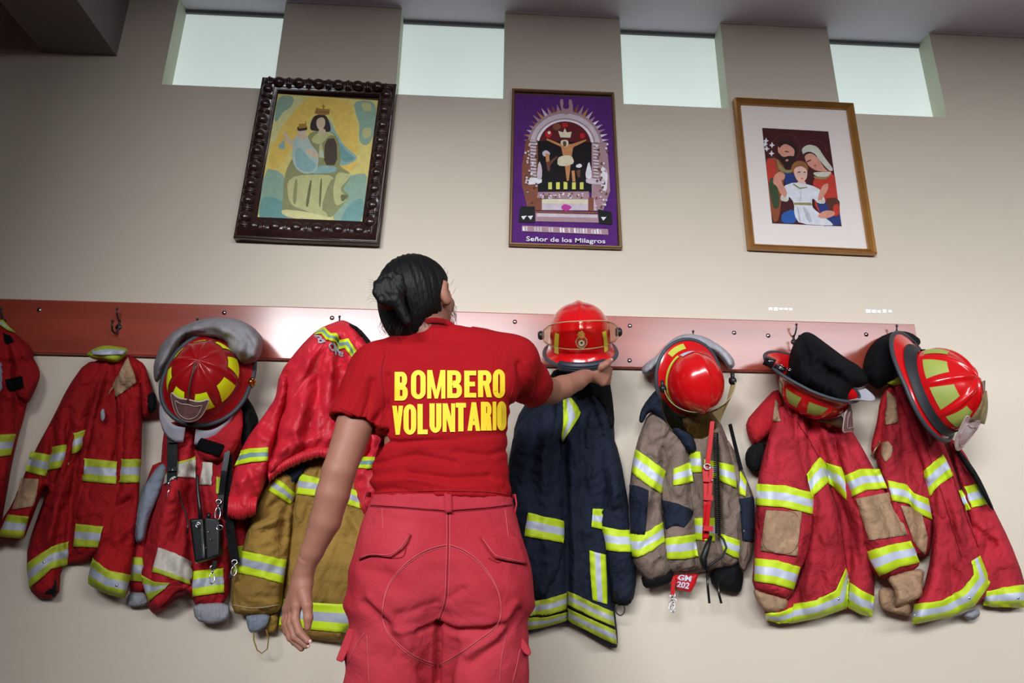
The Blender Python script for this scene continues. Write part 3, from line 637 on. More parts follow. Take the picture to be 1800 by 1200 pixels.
# ---- 0: coat cut by the left edge
c = coat((0, 590), 'dark red coat cut off by the left edge of the photo, with black velcro squares')
b0 = piece('body', [(-60, 575), (-10, 566), (20, 580), (40, 596), (55, 610), (60, 625), (58, 642), (52, 690), (42, 735), (30, 775), (20, 820), (12, 868), (-5, 960), (-60, 985), (-130, 980), (-140, 800), (-110, 650)], red_dark, c, thick=.09, R=40, radial=(0, 560, 9, .010, 2), seed=3)
s0 = piece('folded_sleeve', [(20, 620), (50, 618), (66, 640), (72, 660), (60, 690), (48, 712), (25, 700), (10, 660)], red_dark, c, base=.06, thick=.05, R=22, seed=4)
g0 = piece('grey_lining', [(-20, 600), (5, 604), (10, 650), (8, 690), (-20, 690)], greyl, c, base=.09, thick=.02, R=10, seed=5)
strip('collar_band', [(-20, 566), (5, 561), (14, 572), (27, 584)], [(-20, 576), (0, 572), (12, 581), (27, 586)], b0, LSO, c)
strip('reflective_band', [(-130, 775), (-20, 766), (27, 762)], [(-130, 815), (-20, 805), (18, 800)], b0, LSO, c)
patch('velcro_patch', [(8, 668), (38, 660), (43, 681), (16, 688)], [s0, b0], velcro, c); patch('velcro_patch', [(4, 585), (18, 590), (24, 602), (8, 605)], b0, velcro, c)

# ---- 1: first whole coat
c = coat((210, 600), 'worn dark red coat with turned up reflective collar, first whole coat from the left')
b1 = piece('body', [(152, 640), (185, 628), (225, 622), (248, 635), (258, 660), (252, 720), (246, 800), (243, 860), (236, 930), (150, 990), (125, 988), (107, 998), (104, 1052), (56, 1050), (47, 1000), (48, 960), (90, 840), (115, 740)], red_dark, c, thick=.055, radial=(200, 600, 12, .010, 5), folds=[([(128, 760), (105, 850), (85, 950)], 10, .02), ([(140, 780), (128, 860), (118, 960)], 7, -.02)], seed=6)
m1 = piece('middle_panel', [(185, 700), (215, 640), (205, 800), (200, 900), (175, 978), (124, 975), (130, 900), (150, 800), (160, 720)], red_dark, c, base=.05, thick=.04, R=22, seed=8)
l1 = piece('sleeve', [(185, 634), (150, 636), (118, 682), (95, 730), (62, 790), (42, 835), (22, 885), (2, 915), (-8, 945), (40, 953), (55, 915), (80, 850), (90, 880), (122, 830), (150, 780), (165, 700)], red_dark, c, base=.05, thick=.06, R=26, folds=[([(88, 720), (92, 790), (80, 840)], 6, -.02), ([(120, 720), (122, 800), (100, 850)], 6, -.018), ([(75, 840), (50, 910)], 8, .01)], seed=9)
r1 = piece('front_panel', [(200, 655), (228, 625), (246, 650), (250, 720), (249, 800), (245, 860), (240, 930), (226, 1040), (218, 1052), (186, 1043), (153, 1026), (164, 975), (186, 930), (200, 880), (206, 850), (208, 790)], red_dark, c, base=.06, thick=.045, R=22, folds=[([(214, 680), (212, 770), (208, 860)], 6, -.02), ([(232, 720), (224, 800)], 9, .010), ([(226, 880), (190, 905)], 7, -.015), ([(236, 920), (200, 950)], 8, .010)], radial=(215, 620, 10, .006, 8), seed=10)
f1 = piece('far_sleeve', [(236, 628), (255, 640), (264, 670), (276, 708), (272, 724), (258, 731), (247, 740), (243, 690)], red_dark, c, base=.03, thick=.05, R=20, seed=11)
piece('dark_cuff', [(255, 690), (272, 688), (277, 705), (274, 722), (262, 728), (254, 710)], black, c, base=.055, thick=.04, R=16, seed=12)
piece('dark_lining', [(70, 1030), (102, 1000), (104, 1050), (66, 1050)], black, c, base=.02, thick=.045, R=10, seed=12)
cb = piece('collar', [(150, 623), (165, 612), (185, 606), (222, 611), (226, 616), (218, 628), (205, 638), (185, 634), (165, 632)], limeold, c, base=.08, thick=.035, R=12, seed=13, step=4)
strip('collar_band', [(158, 618), (190, 614), (222, 616)], [(166, 623), (196, 624), (216, 622)], cb, silver, c, cuts=(0, 1), mi=(0,))
patch('suede_patch', [(225, 627), (240, 672), (197, 704), (187, 698)], [r1, b1], beige, c)
patch('suede_patch', [(37, 840), (70, 842), (58, 890), (22, 896)], l1, beige, c)
for t, bt, tg in (([(54, 793), (90, 800)], [(44, 828), (82, 838)], l1), ([(92, 785), (125, 780)], [(84, 827), (122, 817)], l1), ([(127, 762), (152, 754)], [(124, 800), (148, 787)], l1), ([(15, 904), (50, 907)], [(-3, 942), (40, 946)], l1),
                  ([(48, 990), (90, 960), (121, 951)], [(51, 1035), (90, 1000), (119, 992)], b1), ([(134, 920), (182, 925)], [(130, 960), (172, 962)], [m1, b1, r1]), ([(148, 805), (207, 811)], [(145, 845), (204, 851)], [m1, l1, r1, b1]), ([(212, 806), (248, 807)], [(208, 848), (244, 848)], r1), ([(163, 980), (190, 1002), (229, 1010)], [(154, 1025), (185, 1042), (219, 1051)], r1)):
    strip('reflective_band', t, bt, tg, LSO, c)
for p in ((205, 1028), (78, 988)): MB().ball(hits([p], trees([r1, b1]), .004)[0], (.004, .003, .004)).build('press_stud', chrome, c)
piece('label_tag', [(176, 722), (183, 716), (185, 735), (178, 742)], greyc, c, base=.11, thick=.012, R=5, step=4)

# ---- 2: red coat with straps, radio
c = coat((350, 700), 'red coat with grey lining, straps and a buttoned flap under the helmet with yellow patches')
l2 = piece('sleeve', [(262, 820), (290, 808), (280, 860), (258, 950), (262, 1000), (258, 1042), (226, 1042), (227, 965), (240, 940)], red_old, c, base=.015, thick=.04, R=22, seed=14)
piece('knit_cuff', [(226, 1040), (258, 1040), (262, 1062), (240, 1067), (223, 1065)], greyc, c, base=.018, thick=.035, R=14, seed=15, step=4)
k2 = piece('far_side', [(400, 740), (425, 700), (444, 730), (452, 800), (450, 860), (436, 920), (430, 1000), (412, 1020), (400, 900)], red_old, c, base=.02, thick=.05, R=26, seed=16)
b2 = piece('body', [(290, 745), (330, 735), (420, 730), (425, 820), (418, 900), (408, 960), (402, 1066), (345, 1068), (336, 1045), (318, 1042), (290, 1072), (264, 1080), (250, 1030), (247, 985), (260, 920), (282, 850), (284, 790)], red_old, c, base=.02, thick=.075, radial=(350, 690, 9, .012, 9), folds=[([(340, 830), (336, 930), (332, 1020)], 9, -.03), ([(306, 850), (285, 930), (270, 1000)], 14, .02), ([(330, 860), (310, 950)], 6, -.014), ([(372, 830), (374, 980)], 14, .012)], seed=17)
g2 = piece('grey_lining', [(284, 812), (297, 822), (278, 872), (258, 920), (254, 950), (240, 957), (235, 930), (246, 872), (264, 836)], greyl, c, base=.065, thick=.03, R=14, seed=18, wr=.002)
q2 = piece('hem_fold', [(276, 960), (300, 968), (338, 990), (336, 1030), (320, 1040), (295, 1028), (270, 1020), (262, 1060), (250, 1020), (248, 1000)], red_old, c, base=.085, thick=.03, R=16, seed=19)
piece('knit_cuff', [(338, 1060), (402, 1058), (405, 1084), (395, 1092), (370, 1097), (343, 1090)], greyc, c, base=.05, thick=.045, R=16, seed=20, step=4)
piece('dark_lining', [(270, 1062), (292, 1040), (322, 1038), (334, 1045), (310, 1052), (285, 1070)], cloth('dark_red_lining', (70, 14, 18)), c, base=.085, thick=.012, R=8, step=4)  # dark red lining piece at the hem
fl2 = piece('throat_flap', [(342, 722), (424, 712), (428, 740), (424, 770), (412, 795), (394, 808), (370, 811), (350, 803), (342, 785)], red_old, c, base=.122, thick=.03, R=20, seed=21, wr=.002)
patch('velcro_patch', [(350, 768), (396, 782), (386, 803), (341, 788)], fl2, velcro, c)
strip('reflective_band', [(291, 835), (312, 812), (345, 802)], [(288, 852), (312, 838), (345, 840)], [b2, q2, fl2, k2], [limeold, dirty], c, cuts=(0, .12, 1), mi=(0, 1))
strip('reflective_band', [(356, 812), (374, 812)], [(352, 852), (372, 852)], [b2, q2, fl2, k2], [dirty], c, cuts=(0, 1), mi=(0,))
strip('reflective_band', [(380, 838), (392, 840)], [(380, 868), (392, 868)], [b2, q2, fl2, k2], [limeold], c, cuts=(0, 1), mi=(0,))
strip('reflective_band', [(279, 962), (308, 972), (338, 988)], [(268, 1004), (298, 1014), (336, 1028)], [b2, q2, fl2, k2], [dirty, limeold], c, cuts=(0, .82, 1), mi=(0, 1))
strip('reflective_band', [(247, 1008), (272, 1022), (300, 1024)], [(262, 1058), (275, 1046), (290, 1034)], [b2, q2], [limeold, silver], c)
strip('reflective_band', [(338, 1004), (392, 998)], [(339, 1048), (394, 1040)], [b2, q2, fl2, k2], LS, c)
strip('reflective_band', [(227, 978), (250, 980)], [(226, 1020), (256, 1022)], l2, LSO, c)
strip('reflective_band', [(415, 960), (432, 958)], [(410, 1000), (430, 1000)], k2, LSO, c)
piece('black_hood', [(415, 700), (432, 694), (446, 715), (456, 740), (448, 790), (440, 830), (425, 800), (418, 750)], black, c, base=.05, thick=.05, R=20, seed=22)
# harness straps hanging over coat 2 (one tangled set)
st = empty('radio_harness', P(303, 750, -.13), 'black leather strap harness with chrome snap hooks hanging over the red coat with the radio', 'harness')
def strap(pts, w, Y, name, m, parent, th=.003):
    q = smoothpoly(pts, 2, False); q = resample(q, 7, False); V = PA(q, Y if np.isscalar(Y) else np.interp(np.linspace(0, 1, len(q)), np.linspace(0, 1, len(Y)), Y))
    mb = MB(); mb.tube(V, th, 8, flat=1.0); n = len(V); Vx = []; F = []
    for i in range(n):
        t = V[min(i+1, n-1)]-V[max(i-1, 0)]; t /= np.linalg.norm(t); s = np.cross(t, [0, 1, 0]); s /= np.linalg.norm(s)+1e-9; o = np.array([0, th/2, 0])
        Vx += [V[i]-s*w/2-o, V[i]+s*w/2-o, V[i]+s*w/2+o, V[i]-s*w/2+o]
    for i in range(n-1):
        for k in range(4): a = i*4; F.append((a+k, a+(k+1) % 4, a+4+(k+1) % 4, a+4+k))
    F += [(3, 2, 1, 0), tuple(range(4*n-4, 4*n))]
    return MB().add(Vx, F).build(name, m, parent, False)
def clip(px, Y, parent, ln=26, name='snap_hook'):
    a = P(*px, Y); b = P(px[0]-2, px[1]+ln, Y-.01); m = MB(); d = b-a; L = np.linalg.norm(d); d /= L
    s = np.array([1, 0, 0.]); m.ring(a+d*L*.62, s*.008, d*L*.36, .0022, 20, 6); m.tube([a, a+d*L*.3], .0028, 8); m.ring(a-d*.004, s*.008, d*.007, .0018, 16, 6); return m.build(name, chrome, parent)
strap([(304, 748), (303, 800), (303, 852)], .030, [-.125, -.14, -.135], 'shoulder_strap', leather, st, .006)
for y in (775, 825): strap([(295, y), (312, y-1)], .012, -.146, 'keeper', leather, st, .004)
for (x, y) in ((308, 768), (303, 826), (303, 842)): MB().ball(P(x, y, -.147), (.003, .002, .003), nu=8, nv=6).build('stud', chrome, st)
clip((300, 853), -.14, st, 28)
strap([(400, 792), (393, 835), (388, 880), (386, 905)], .017, [-.15, -.15, -.14, -.14], 'suspender', leather, st, .004)
clip((384, 884), -.15, st, 30); clip((374, 1000), -.14, st, 26); clip((412, 990), -.12, st, 22)
strap([(378, 985), (376, 1000)], .012, -.14, 'end_strap', leather, st, .004)
strap([(402, 800), (398, 860), (403, 920), (414, 990)], .026, [-.135, -.12, -.11, -.115], 'webbing', black, st, .004)
strap([(410, 990), (404, 1015)], .006, -.12, 'cord_end', leather, st, .003)
# radio
rd = empty('two_way_radio', P(350, 985, -.14), 'black two way radio in leather holster hanging before a red coat', 'radio')
q = [P(x, y, -.155) for x, y in [(331, 911), (357, 910), (361, 984), (341, 990)]]; qb = [p+np.array([0.002, .04, 0]) for p in q]
o = MB().hexa(q, qb).build('holster', leather, rd, False)
md = o.modifiers.new('b', 'BEVEL'); md.width = .008; md.segments = 4
q = [P(x, y, -.150) for x, y in [(358, 909), (386, 912), (385, 975), (362, 985)]]; qb = [p+np.array([0.0, .03, 0]) for p in q]
o = MB().hexa(q, qb).build('radio_body', mat('black_plastic', (24, 24, 27), .35), rd, False); md = o.modifiers.new('b', 'BEVEL'); md.width = .005; md.segments = 3
MB().tube([P(353, 912, -.14), P(351, 890, -.142), P(348, 862, -.138), P(347, 838, -.13), P(347, 834, -.13)], [.0065, .0058, .005, .0045, .003], 10).build('antenna', MATS['black_plastic'], rd)
MB().tube([P(x, y, Y) for x, y, Y in ((314, 862, -.14), (320, 885, -.145), (328, 905, -.15), (331, 925, -.158), (328, 938, -.16))], .0024, 8).build('cord', leather, rd)
MB().ball(P(367, 906, -.135), (.007, .007, .008)).build('knob', MATS['black_plastic'], rd)
MB().ring(P(348, 922, -.163), (.006, 0, 0), (0, 0, .007), .0015, 16, 6).ball(P(348, 922, -.158), (.004, .003, .004)).build('stud', chrome, rd)
for p in ((362, 963), (370, 948), (366, 935), (345, 989)): MB().ball(P(*p, -.156), (.0022, .002, .0022), nu=8, nv=6).build('stud', chrome, rd)
MB().ring(P(386, 927, -.15), (.009, 0, 0), (0, 0, .007), .0018, 16, 6).build('ring', chrome, rd)

# ---- 4: tan coat below the bright jacket
c = coat((560, 830), 'tan coat with lime and silver bands hanging beneath the bright red nylon jacket')
b4 = piece('body', [(516, 815), (600, 800), (660, 805), (700, 860), (690, 1000), (660, 1090), (613, 1104), (604, 1131), (560, 1124), (487, 1118), (498, 1050), (506, 950), (512, 880)], tan, c, base=.02, thick=.06, radial=(590, 640, 9, .007, 12), folds=[([(560, 870), (548, 980), (545, 1040)], 16, .012), ([(600, 880), (640, 950)], 8, -.010)], seed=24)
l4 = piece('sleeve', [(470, 842), (500, 825), (520, 836), (518, 880), (512, 940), (506, 990), (498, 1030), (495, 1072), (470, 1082), (436, 1083), (406, 1076), (408, 1012), (428, 960), (440, 909)], tan, c, base=.05, thick=.06, R=30, folds=[([(470, 900), (490, 880), (512, 895)], 7, -.014), ([(462, 925), (485, 915)], 8, .010), ([(500, 900), (495, 950)], 7, -.012)], seed=25, wr=.006)
piece('knit_cuff', [(432, 1078), (476, 1078), (472, 1098), (455, 1110), (440, 1113), (434, 1100)], greyl, c, base=.055, thick=.03, R=12, step=4)
piece('inner_cuff', [(470, 1080), (490, 1075), (486, 1112), (470, 1112), (462, 1100)], tan, c, base=.03, thick=.025, R=12, step=4)
piece('dark_lining', [(490, 820), (520, 812), (545, 808), (540, 830), (518, 850), (505, 870), (494, 845)], navy, c, base=.045, thick=.04, R=10, step=4)
strip('reflective_band', [(422, 966), (460, 974), (503, 984)], [(411, 1004), (455, 1014), (497, 1026)], l4, LS, c)
strip('reflective_band', [(486, 840), (500, 850), (519, 868)], [(472, 862), (490, 872), (511, 886)], l4, LS, c)
strip('reflective_band', [(527, 832), (560, 840), (600, 852), (632, 864)], [(522, 868), (560, 872), (604, 884), (634, 894)], b4, LS, c)
strip('reflective_band', [(499, 1052), (550, 1058), (614, 1062), (640, 1062)], [(490, 1098), (550, 1106), (613, 1112), (640, 1112)], b4, LS, c)
MB().tube([P(x, y, -.07) for x, y in [(446, 1108), (446, 1125), (452, 1142), (460, 1148), (470, 1140), (472, 1122), (468, 1106)]], .0035, 8, flat=.5).build('thumb_loop', tan, c)
seam('stitching', [(409, 1062), (440, 1070), (490, 1062)], l4, c)
seam('white_piping', [(438, 915), (430, 945), (424, 968)], l4, c, silverw, .0016)

# ---- 3: bright red nylon jacket
c = coat((598, 565), 'bright red nylon jacket with elasticated hem hanging over the tan coat', cat='jacket', name='nylon_jacket', group='jackets hanging from the coat rail')
r3 = piece('sleeve', [(640, 660), (622, 780), (616, 850), (634, 905), (655, 914), (690, 900), (702, 780), (690, 660)], red_nylon, c, base=.05, thick=.07, R=30, seed=28, wr=.006)
b3 = piece('body', [(599, 562), (570, 573), (553, 583), (526, 610), (491, 656), (484, 700), (466, 770), (460, 815), (470, 846), (490, 830), (505, 822), (530, 808), (559, 800), (590, 803), (616, 814), (650, 806), (694, 720), (676, 650), (652, 604), (630, 578), (610, 564)], red_nylon, c, base=.06, thick=.085, R=36, radial=(599, 560, 11, .010, 15),
    folds=[([(500, 660), (492, 720), (476, 800)], 8, -.025), ([(545, 600), (540, 680), (520, 770)], 10, .012), ([(592, 600), (598, 680), (602, 770), (600, 800)], 7, -.03), ([(575, 640), (560, 760)], 16, .014), ([(614, 612), (588, 650), (608, 690)], 6, .014), ([(625, 640), (620, 760)], 10, .012), ([(480, 780), (540, 760)], 8, -.008), ([(470, 800), (560, 770)], 8, .008)], wr=.005, seed=29)
l3 = piece('sleeve', [(492, 655), (487, 695), (460, 735), (431, 774), (412, 822), (402, 860), (399, 890), (401, 912), (447, 905), (453, 880), (466, 850), (474, 820), (486, 760), (505, 700), (508, 665)], red_nylon, c, base=.10, thick=.075, R=26, folds=[([(495, 700), (480, 770), (465, 830)], 7, .008), ([(470, 745), (440, 790)], 8, -.007), ([(440, 830), (455, 870)], 7, -.01), ([(425, 850), (430, 890)], 8, .008)], wr=.006, seed=30)
# gathered elastic: ribbed strip along hem and cuff
def ribbed(name, top, bot, Yb, m, parent, amp=.004, per=5.0, th=.02):
    top = np.asarray(top, float); bot = np.asarray(bot, float); L = np.linalg.norm(np.diff(top, axis=0), axis=1).sum(); n = int(L/1.6); u = np.linspace(0, 1, n); ut = np.linspace(0, 1, len(top)); ub = np.linspace(0, 1, len(bot))
    A = np.c_[np.interp(u, ut, top[:, 0]), np.interp(u, ut, top[:, 1])]; B = np.c_[np.interp(u, ub, bot[:, 0]), np.interp(u, ub, bot[:, 1])]; rows = 7; V = []; F = []
    for j in range(rows):
        v = j/(rows-1); pr = math.sin(math.pi*min(1, v*1.0))**.6
        Y = -(Yb+th*pr+amp*np.sin(u*L/per*6.283+.8*np.sin(u*40))*(.3+.7*v)); pp = A*(1-v)+B*v
        pp = pp+np.c_[np.zeros(n), (1.6*np.sin(u*L/per*3.1)*(v if j == rows-1 else 0))]; V.append(PA(pp, Y))
    for j in range(rows-1):
        for i in range(n-1): F.append((j*n+i, (j+1)*n+i, (j+1)*n+i+1, j*n+i+1))
    V = np.vstack(V); back = PA(np.vstack([A, B]), -(Yb-.004)); k = len(V); V = np.vstack([V, back])
    for i in range(n-1): F.append((k+i, k+i+1, k+n+i+1, k+n+i)); F.append(((rows-1)*n+i, k+n+i, k+n+i+1, (rows-1)*n+i+1))
    return mesh(name, V, F, m, parent)
ribbed('elastic_hem', [(470, 826), (486, 812), (505, 800), (530, 790), (560, 783), (590, 786), (616, 796)], [(473, 848), (488, 834), (506, 824), (531, 812), (560, 803), (590, 806), (618, 816)], .125, red_nylon, c)
ribbed('elastic_cuff', [(402, 872), (420, 868), (452, 872)], [(399, 908), (420, 914), (449, 905)], .145, red_nylon, c, th=.03)
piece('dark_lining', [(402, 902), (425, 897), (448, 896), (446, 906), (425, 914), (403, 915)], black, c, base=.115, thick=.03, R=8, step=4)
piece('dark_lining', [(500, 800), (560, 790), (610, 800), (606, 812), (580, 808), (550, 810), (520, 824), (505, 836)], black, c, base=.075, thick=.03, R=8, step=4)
strip('reflective_band', [(424, 792), (440, 788), (471, 786)], [(412, 819), (440, 812), (470, 810)], l3, [lime, mat('dull_silver', (120, 150, 150), .5)], c)
strip('reflective_band', [(630, 803), (668, 803)], [(628, 823), (668, 823)], r3, [lime, MATS['dull_silver']], c)
tp = [(556, 583), (571, 575), (580, 585), (592, 586), (599, 597), (613, 595), (623, 612), (637, 632)]; bt = [(553, 588), (566, 587), (573, 597), (589, 601), (597, 614), (607, 612), (616, 625), (628, 646)]
strip('reflective_band', tp, bt, b3, [lime, MATS['dull_silver']], c)
edge = piece('black_edge', [(612, 566), (632, 576), (654, 602), (662, 622), (655, 626), (642, 604), (624, 582), (608, 570)], black, c, base=.06, thick=.07, R=8, step=4)
for s, q in (('B', [(552, 589), (566, 590), (573, 602), (560, 604)]), ('O', [(577, 603), (586, 601), (590, 618), (580, 617)]), ('M', [(585, 601), (594, 606), (598, 622), (588, 624)]), ('B', [(598, 617), (606, 620), (604, 628), (595, 624)])):
    text_px('lettering', s, q, lambda p: hits(p, trees(b3), .004), silver, c, offset=.03)

# ---- 5: navy coat behind the held helmet
c = coat((1010, 660), 'navy blue coat with lime bands hanging behind the helmet the woman holds')
b5 = piece('body', [(935, 690), (965, 655), (1070, 660), (1078, 720), (1082, 800), (1072, 900), (1078, 1050), (1087, 1125), (1083, 1143), (1040, 1120), (998, 1093), (960, 1104), (922, 1116), (919, 1050), (905, 950), (900, 800), (905, 740)], navy, c, base=.02, thick=.07, radial=(1010, 640, 9, .009, 21), folds=[([(990, 780), (996, 900), (998, 1040), (998, 1090)], 7, -.03), ([(1030, 800), (1034, 930)], 14, .012)], seed=33)
l5 = piece('sleeve', [(975, 690), (932, 716), (903, 760), (893, 820), (890, 880), (905, 960), (922, 1020), (935, 1050), (965, 1056), (985, 1010), (992, 950), (990, 880), (985, 780), (985, 720)], navy, c, base=.06, thick=.06, R=30, folds=[([(935, 740), (930, 850)], 10, -.008), ([(960, 760), (955, 880)], 12, .008)], wr=.005, seed=34)
r5 = piece('sleeve', [(1035, 700), (1070, 745), (1090, 800), (1104, 880), (1112, 950), (1120, 1016), (1112, 1062), (1078, 1062), (1070, 1010), (1058, 930), (1030, 850), (1022, 780)], navy, c, base=.05, thick=.065, R=28, folds=[([(1050, 800), (1070, 900)], 9, -.012), ([(1080, 830), (1092, 920)], 9, .010)], wr=.006, seed=35)
h5 = piece('hood', [(965, 655), (1000, 640), (1060, 640), (1071, 664), (1077, 700), (1081, 748), (1073, 756), (1060, 735), (1045, 700), (1020, 705), (990, 700), (960, 700)], black, c, base=.07, thick=.045, R=20, seed=36)
piece('knit_cuff', [(1074, 1035), (1110, 1035), (1110, 1065), (1076, 1063)], black, c, base=.065, thick=.035, R=12, step=4)
piece('knit_cuff', [(925, 1015), (968, 1015), (966, 1055), (935, 1052)], black, c, base=.075, thick=.035, R=12, step=4)
strip('reflective_band', [(990, 702), (989, 742), (988, 776)], [(1005, 699), (1022, 725), (990, 777)], [b5, h5], LSW, c)
for t, bt, tg in (([(928, 900), (960, 908), (991, 915)], [(922, 942), (958, 948), (991, 954)], l5), ([(1058, 924), (1085, 930), (1108, 931)], [(1064, 966), (1090, 970), (1112, 970)], r5), ([(1041, 894), (1060, 894)], [(1039, 926), (1062, 931)], [b5]),
                  ([(932, 1057), (965, 1052), (996, 1041)], [(929, 1083), (965, 1080), (996, 1070)], b5), ([(921, 1086), (960, 1084), (996, 1075)], [(920, 1108), (960, 1100), (996, 1090)], b5), ([(998, 1038), (1040, 1058), (1077, 1075)], [(998, 1062), (1040, 1084), (1080, 1101)], b5), ([(998, 1068), (1040, 1088), (1081, 1107)], [(998, 1090), (1040, 1112), (1084, 1133)], b5)):
    strip('reflective_band', t, bt, tg, LSO if tg is b5 else LSW, c)
strip('reflective_band', [(1036, 967), (1038, 1010), (1042, 1054)], [(1064, 975), (1066, 1020), (1067, 1062)], b5, LSW, c)
MB().ring(P(1090, 1070, -.08), (.014, 0, 0), (0, 0, .018), .0022).build('ring', darkmetal, c)
for (x0_, y0_, x1_, y1_) in ((998, 1064, 1080, 1105), (921, 1084, 996, 1073)): seam('dark_binding', [(x0_, y0_), ((x0_+x1_)/2, (y0_+y1_)/2+1), (x1_, y1_)], b5, c, black, .002)

# ---- 6: brown coat
c = coat((1225, 640), 'brown coat with navy elbow patches and lime bands, red strap down its front')
b6 = piece('body', [(1150, 720), (1200, 690), (1262, 730), (1290, 800), (1303, 850), (1312, 900), (1312, 980), (1290, 1000), (1262, 1000), (1232, 1006), (1170, 1014), (1160, 960), (1160, 880), (1150, 800)], brown, c, base=.02, thick=.075, radial=(1225, 640, 10, .008, 25), folds=[([(1212, 790), (1214, 880), (1228, 1000)], 6, -.022), ([(1258, 790), (1262, 900), (1264, 1000)], 7, -.022), ([(1240, 780), (1240, 1000)], 10, .012), ([(1188, 860), (1220, 890)], 7, .008), ([(1285, 850), (1275, 900)], 9, .010)], seed=40)
cf6 = piece('dark_hem', [(1246, 1002), (1303, 985), (1308, 1012), (1302, 1044), (1275, 1040), (1252, 1032)], black, c, base=.02, thick=.05, R=20, seed=41)
l6 = piece('sleeve', [(1140, 722), (1118, 780), (1108, 835), (1104, 900), (1104, 940), (1110, 985), (1128, 1012), (1140, 1026), (1184, 1010), (1176, 960), (1164, 905), (1164, 850), (1180, 815), (1197, 795), (1206, 775), (1196, 745), (1168, 725)], brown, c, base=.055, thick=.07, R=28, folds=[([(1150, 770), (1160, 820), (1140, 880)], 8, .010), ([(1165, 790), (1168, 830), (1150, 870), (1146, 920)], 6, -.015), ([(1180, 790), (1200, 780)], 6, -.012)], wr=.006, seed=42)
piece('dark_cuff', [(1126, 1010), (1150, 1005), (1184, 1000), (1184, 1022), (1150, 1034), (1131, 1033)], black, c, base=.06, thick=.04, R=14, step=4)
r6 = piece('sleeve', [(1276, 766), (1296, 800), (1312, 840), (1325, 872), (1328, 900), (1326, 950), (1322, 976), (1308, 1010), (1296, 990), (1298, 930), (1296, 880), (1284, 830)], brown, c, base=.05, thick=.05, R=20, wr=.005, seed=43)
n6 = piece('collar', [(1156, 680), (1172, 690), (1200, 740), (1222, 770), (1228, 800), (1205, 792), (1185, 765), (1160, 735), (1140, 722), (1130, 745), (1122, 740), (1128, 715)], navy, c, base=.09, thick=.04, R=16, seed=44)
strip('elbow_patch', [(1106, 852), (1122, 854), (1140, 862)], [(1109, 936), (1120, 940), (1134, 940)], l6, [navy], c, cuts=(0, 1), mi=(0,))
patch('elbow_patch', [(1164, 878), (1192, 885), (1220, 897), (1214, 912), (1203, 927), (1186, 922), (1170, 931)], b6, navy, c)
patch('elbow_patch', [(1300, 876), (1325, 872), (1324, 952), (1306, 950)], r6, navy, c)
for t, bt, tg in (([(1118, 789), (1145, 808), (1170, 828)], [(1111, 830), (1135, 850), (1162, 868)], l6), ([(1107, 938), (1128, 938), (1145, 930), (1164, 917)], [(1112, 978), (1122, 979), (1145, 968), (1168, 952)], l6), ([(1184, 824), (1215, 810)], [(1184, 854), (1220, 846)], b6),
                  ([(1211, 793), (1231, 794)], [(1214, 830), (1234, 830)], b6), ([(1237, 807), (1265, 812), (1292, 819)], [(1237, 835), (1265, 844), (1294, 858)], b6), ([(1300, 826), (1312, 846)], [(1300, 868), (1310, 872)], r6),
                  ([(1168, 946), (1195, 942), (1222, 938)], [(1172, 982), (1200, 982), (1229, 978)], b6), ([(1221, 910), (1256, 910)], [(1223, 948), (1256, 952)], b6), ([(1263, 936), (1285, 944), (1309, 952)], [(1273, 970), (1290, 979), (1311, 984)], b6)):
    strip('reflective_band', t, bt, tg, LSW, c)
seam('stitching', [(1180, 1002), (1205, 998), (1230, 992)], b6, c, cloth('dark_thread', (90, 76, 68))); seam('stitching', [(1212, 850), (1220, 900), (1226, 990)], b6, c, MATS['dark_thread'])
# red strap, coiled cord and tag
st = empty('red_harness_strap', P(1245, 780, -.15), 'bright red leather strap with keepers and clips down the front of the brown coat', 'strap')
strap([(1252, 740), (1248, 780), (1243, 820)], .014, [-.15, -.145, -.14], 'upper_strap', redstrap, st, .004)
strap([(1240, 822), (1243, 880), (1240, 950)], .020, [-.14, -.14, -.12], 'lower_strap', redstrap, st, .005)
strap([(1250, 822), (1247, 880), (1240, 945)], .012, [-.146, -.146, -.128], 'doubled_strap', redstrap, st, .004)
for y in (842, 874, 928): strap([(1236, y), (1253, y+1)], .016, -.150, 'keeper', redstrap, st, .005)
MB().ring(P(1243, 820, -.148), (.010, 0, 0), (0, 0, .009), .0024).ball(P(1252, 844, -.155), (.004, .003, .004)).build('ring', chrome, st)
cd_ = empty('coiled_cord', P(1260, 760, -.14), 'black coiled microphone cord beside the red strap on the brown coat', 'cord')
m = MB(); pts = []
for i in range(900):
    t = i/899; x = 1260+(-2+4*t)*1; y = 760+178*t; p = P(x, y, -.145+.02*t); w = t*6.283*52; pts.append(p+np.array([math.cos(w), math.sin(w), 0])*.0075)
m.tube(pts, .0022, 5).build('coil', mat('black_rubber', (18, 18, 20), .45), cd_)
MB().tube([P(x, y, Y) for x, y, Y in [(1262, 938, -.125), (1272, 948, -.13), (1277, 962, -.135), (1270, 978, -.14), (1252, 990, -.14), (1240, 1002, -.135)]], .0035, 8).build('plain_cord', MATS['black_rubber'], cd_)
MB().tube([P(x, y, Y) for x, y, Y in [(1250, 942, -.13), (1243, 960, -.135), (1236, 980, -.135), (1238, 1000, -.13)]], [.005, .009, .011, .008], 10).build('plug', MATS['black_rubber'], cd_)
MB().tube([P(x, y, -.10) for x, y in [(1243, 1000), (1244, 1030), (1247, 1060)]], .004, 8).build('strap_end', leather, cd_)
MB().tube([P(x, y, -.09) for x, y in [(1262, 1020), (1264, 1045), (1268, 1060)]], .004, 8).build('strap_end', leather, cd_)
tg_ = empty('red_name_tag', P(1210, 1015, -.08), 'red fabric tag with white lettering below the hem of the brown coat', 'tag')
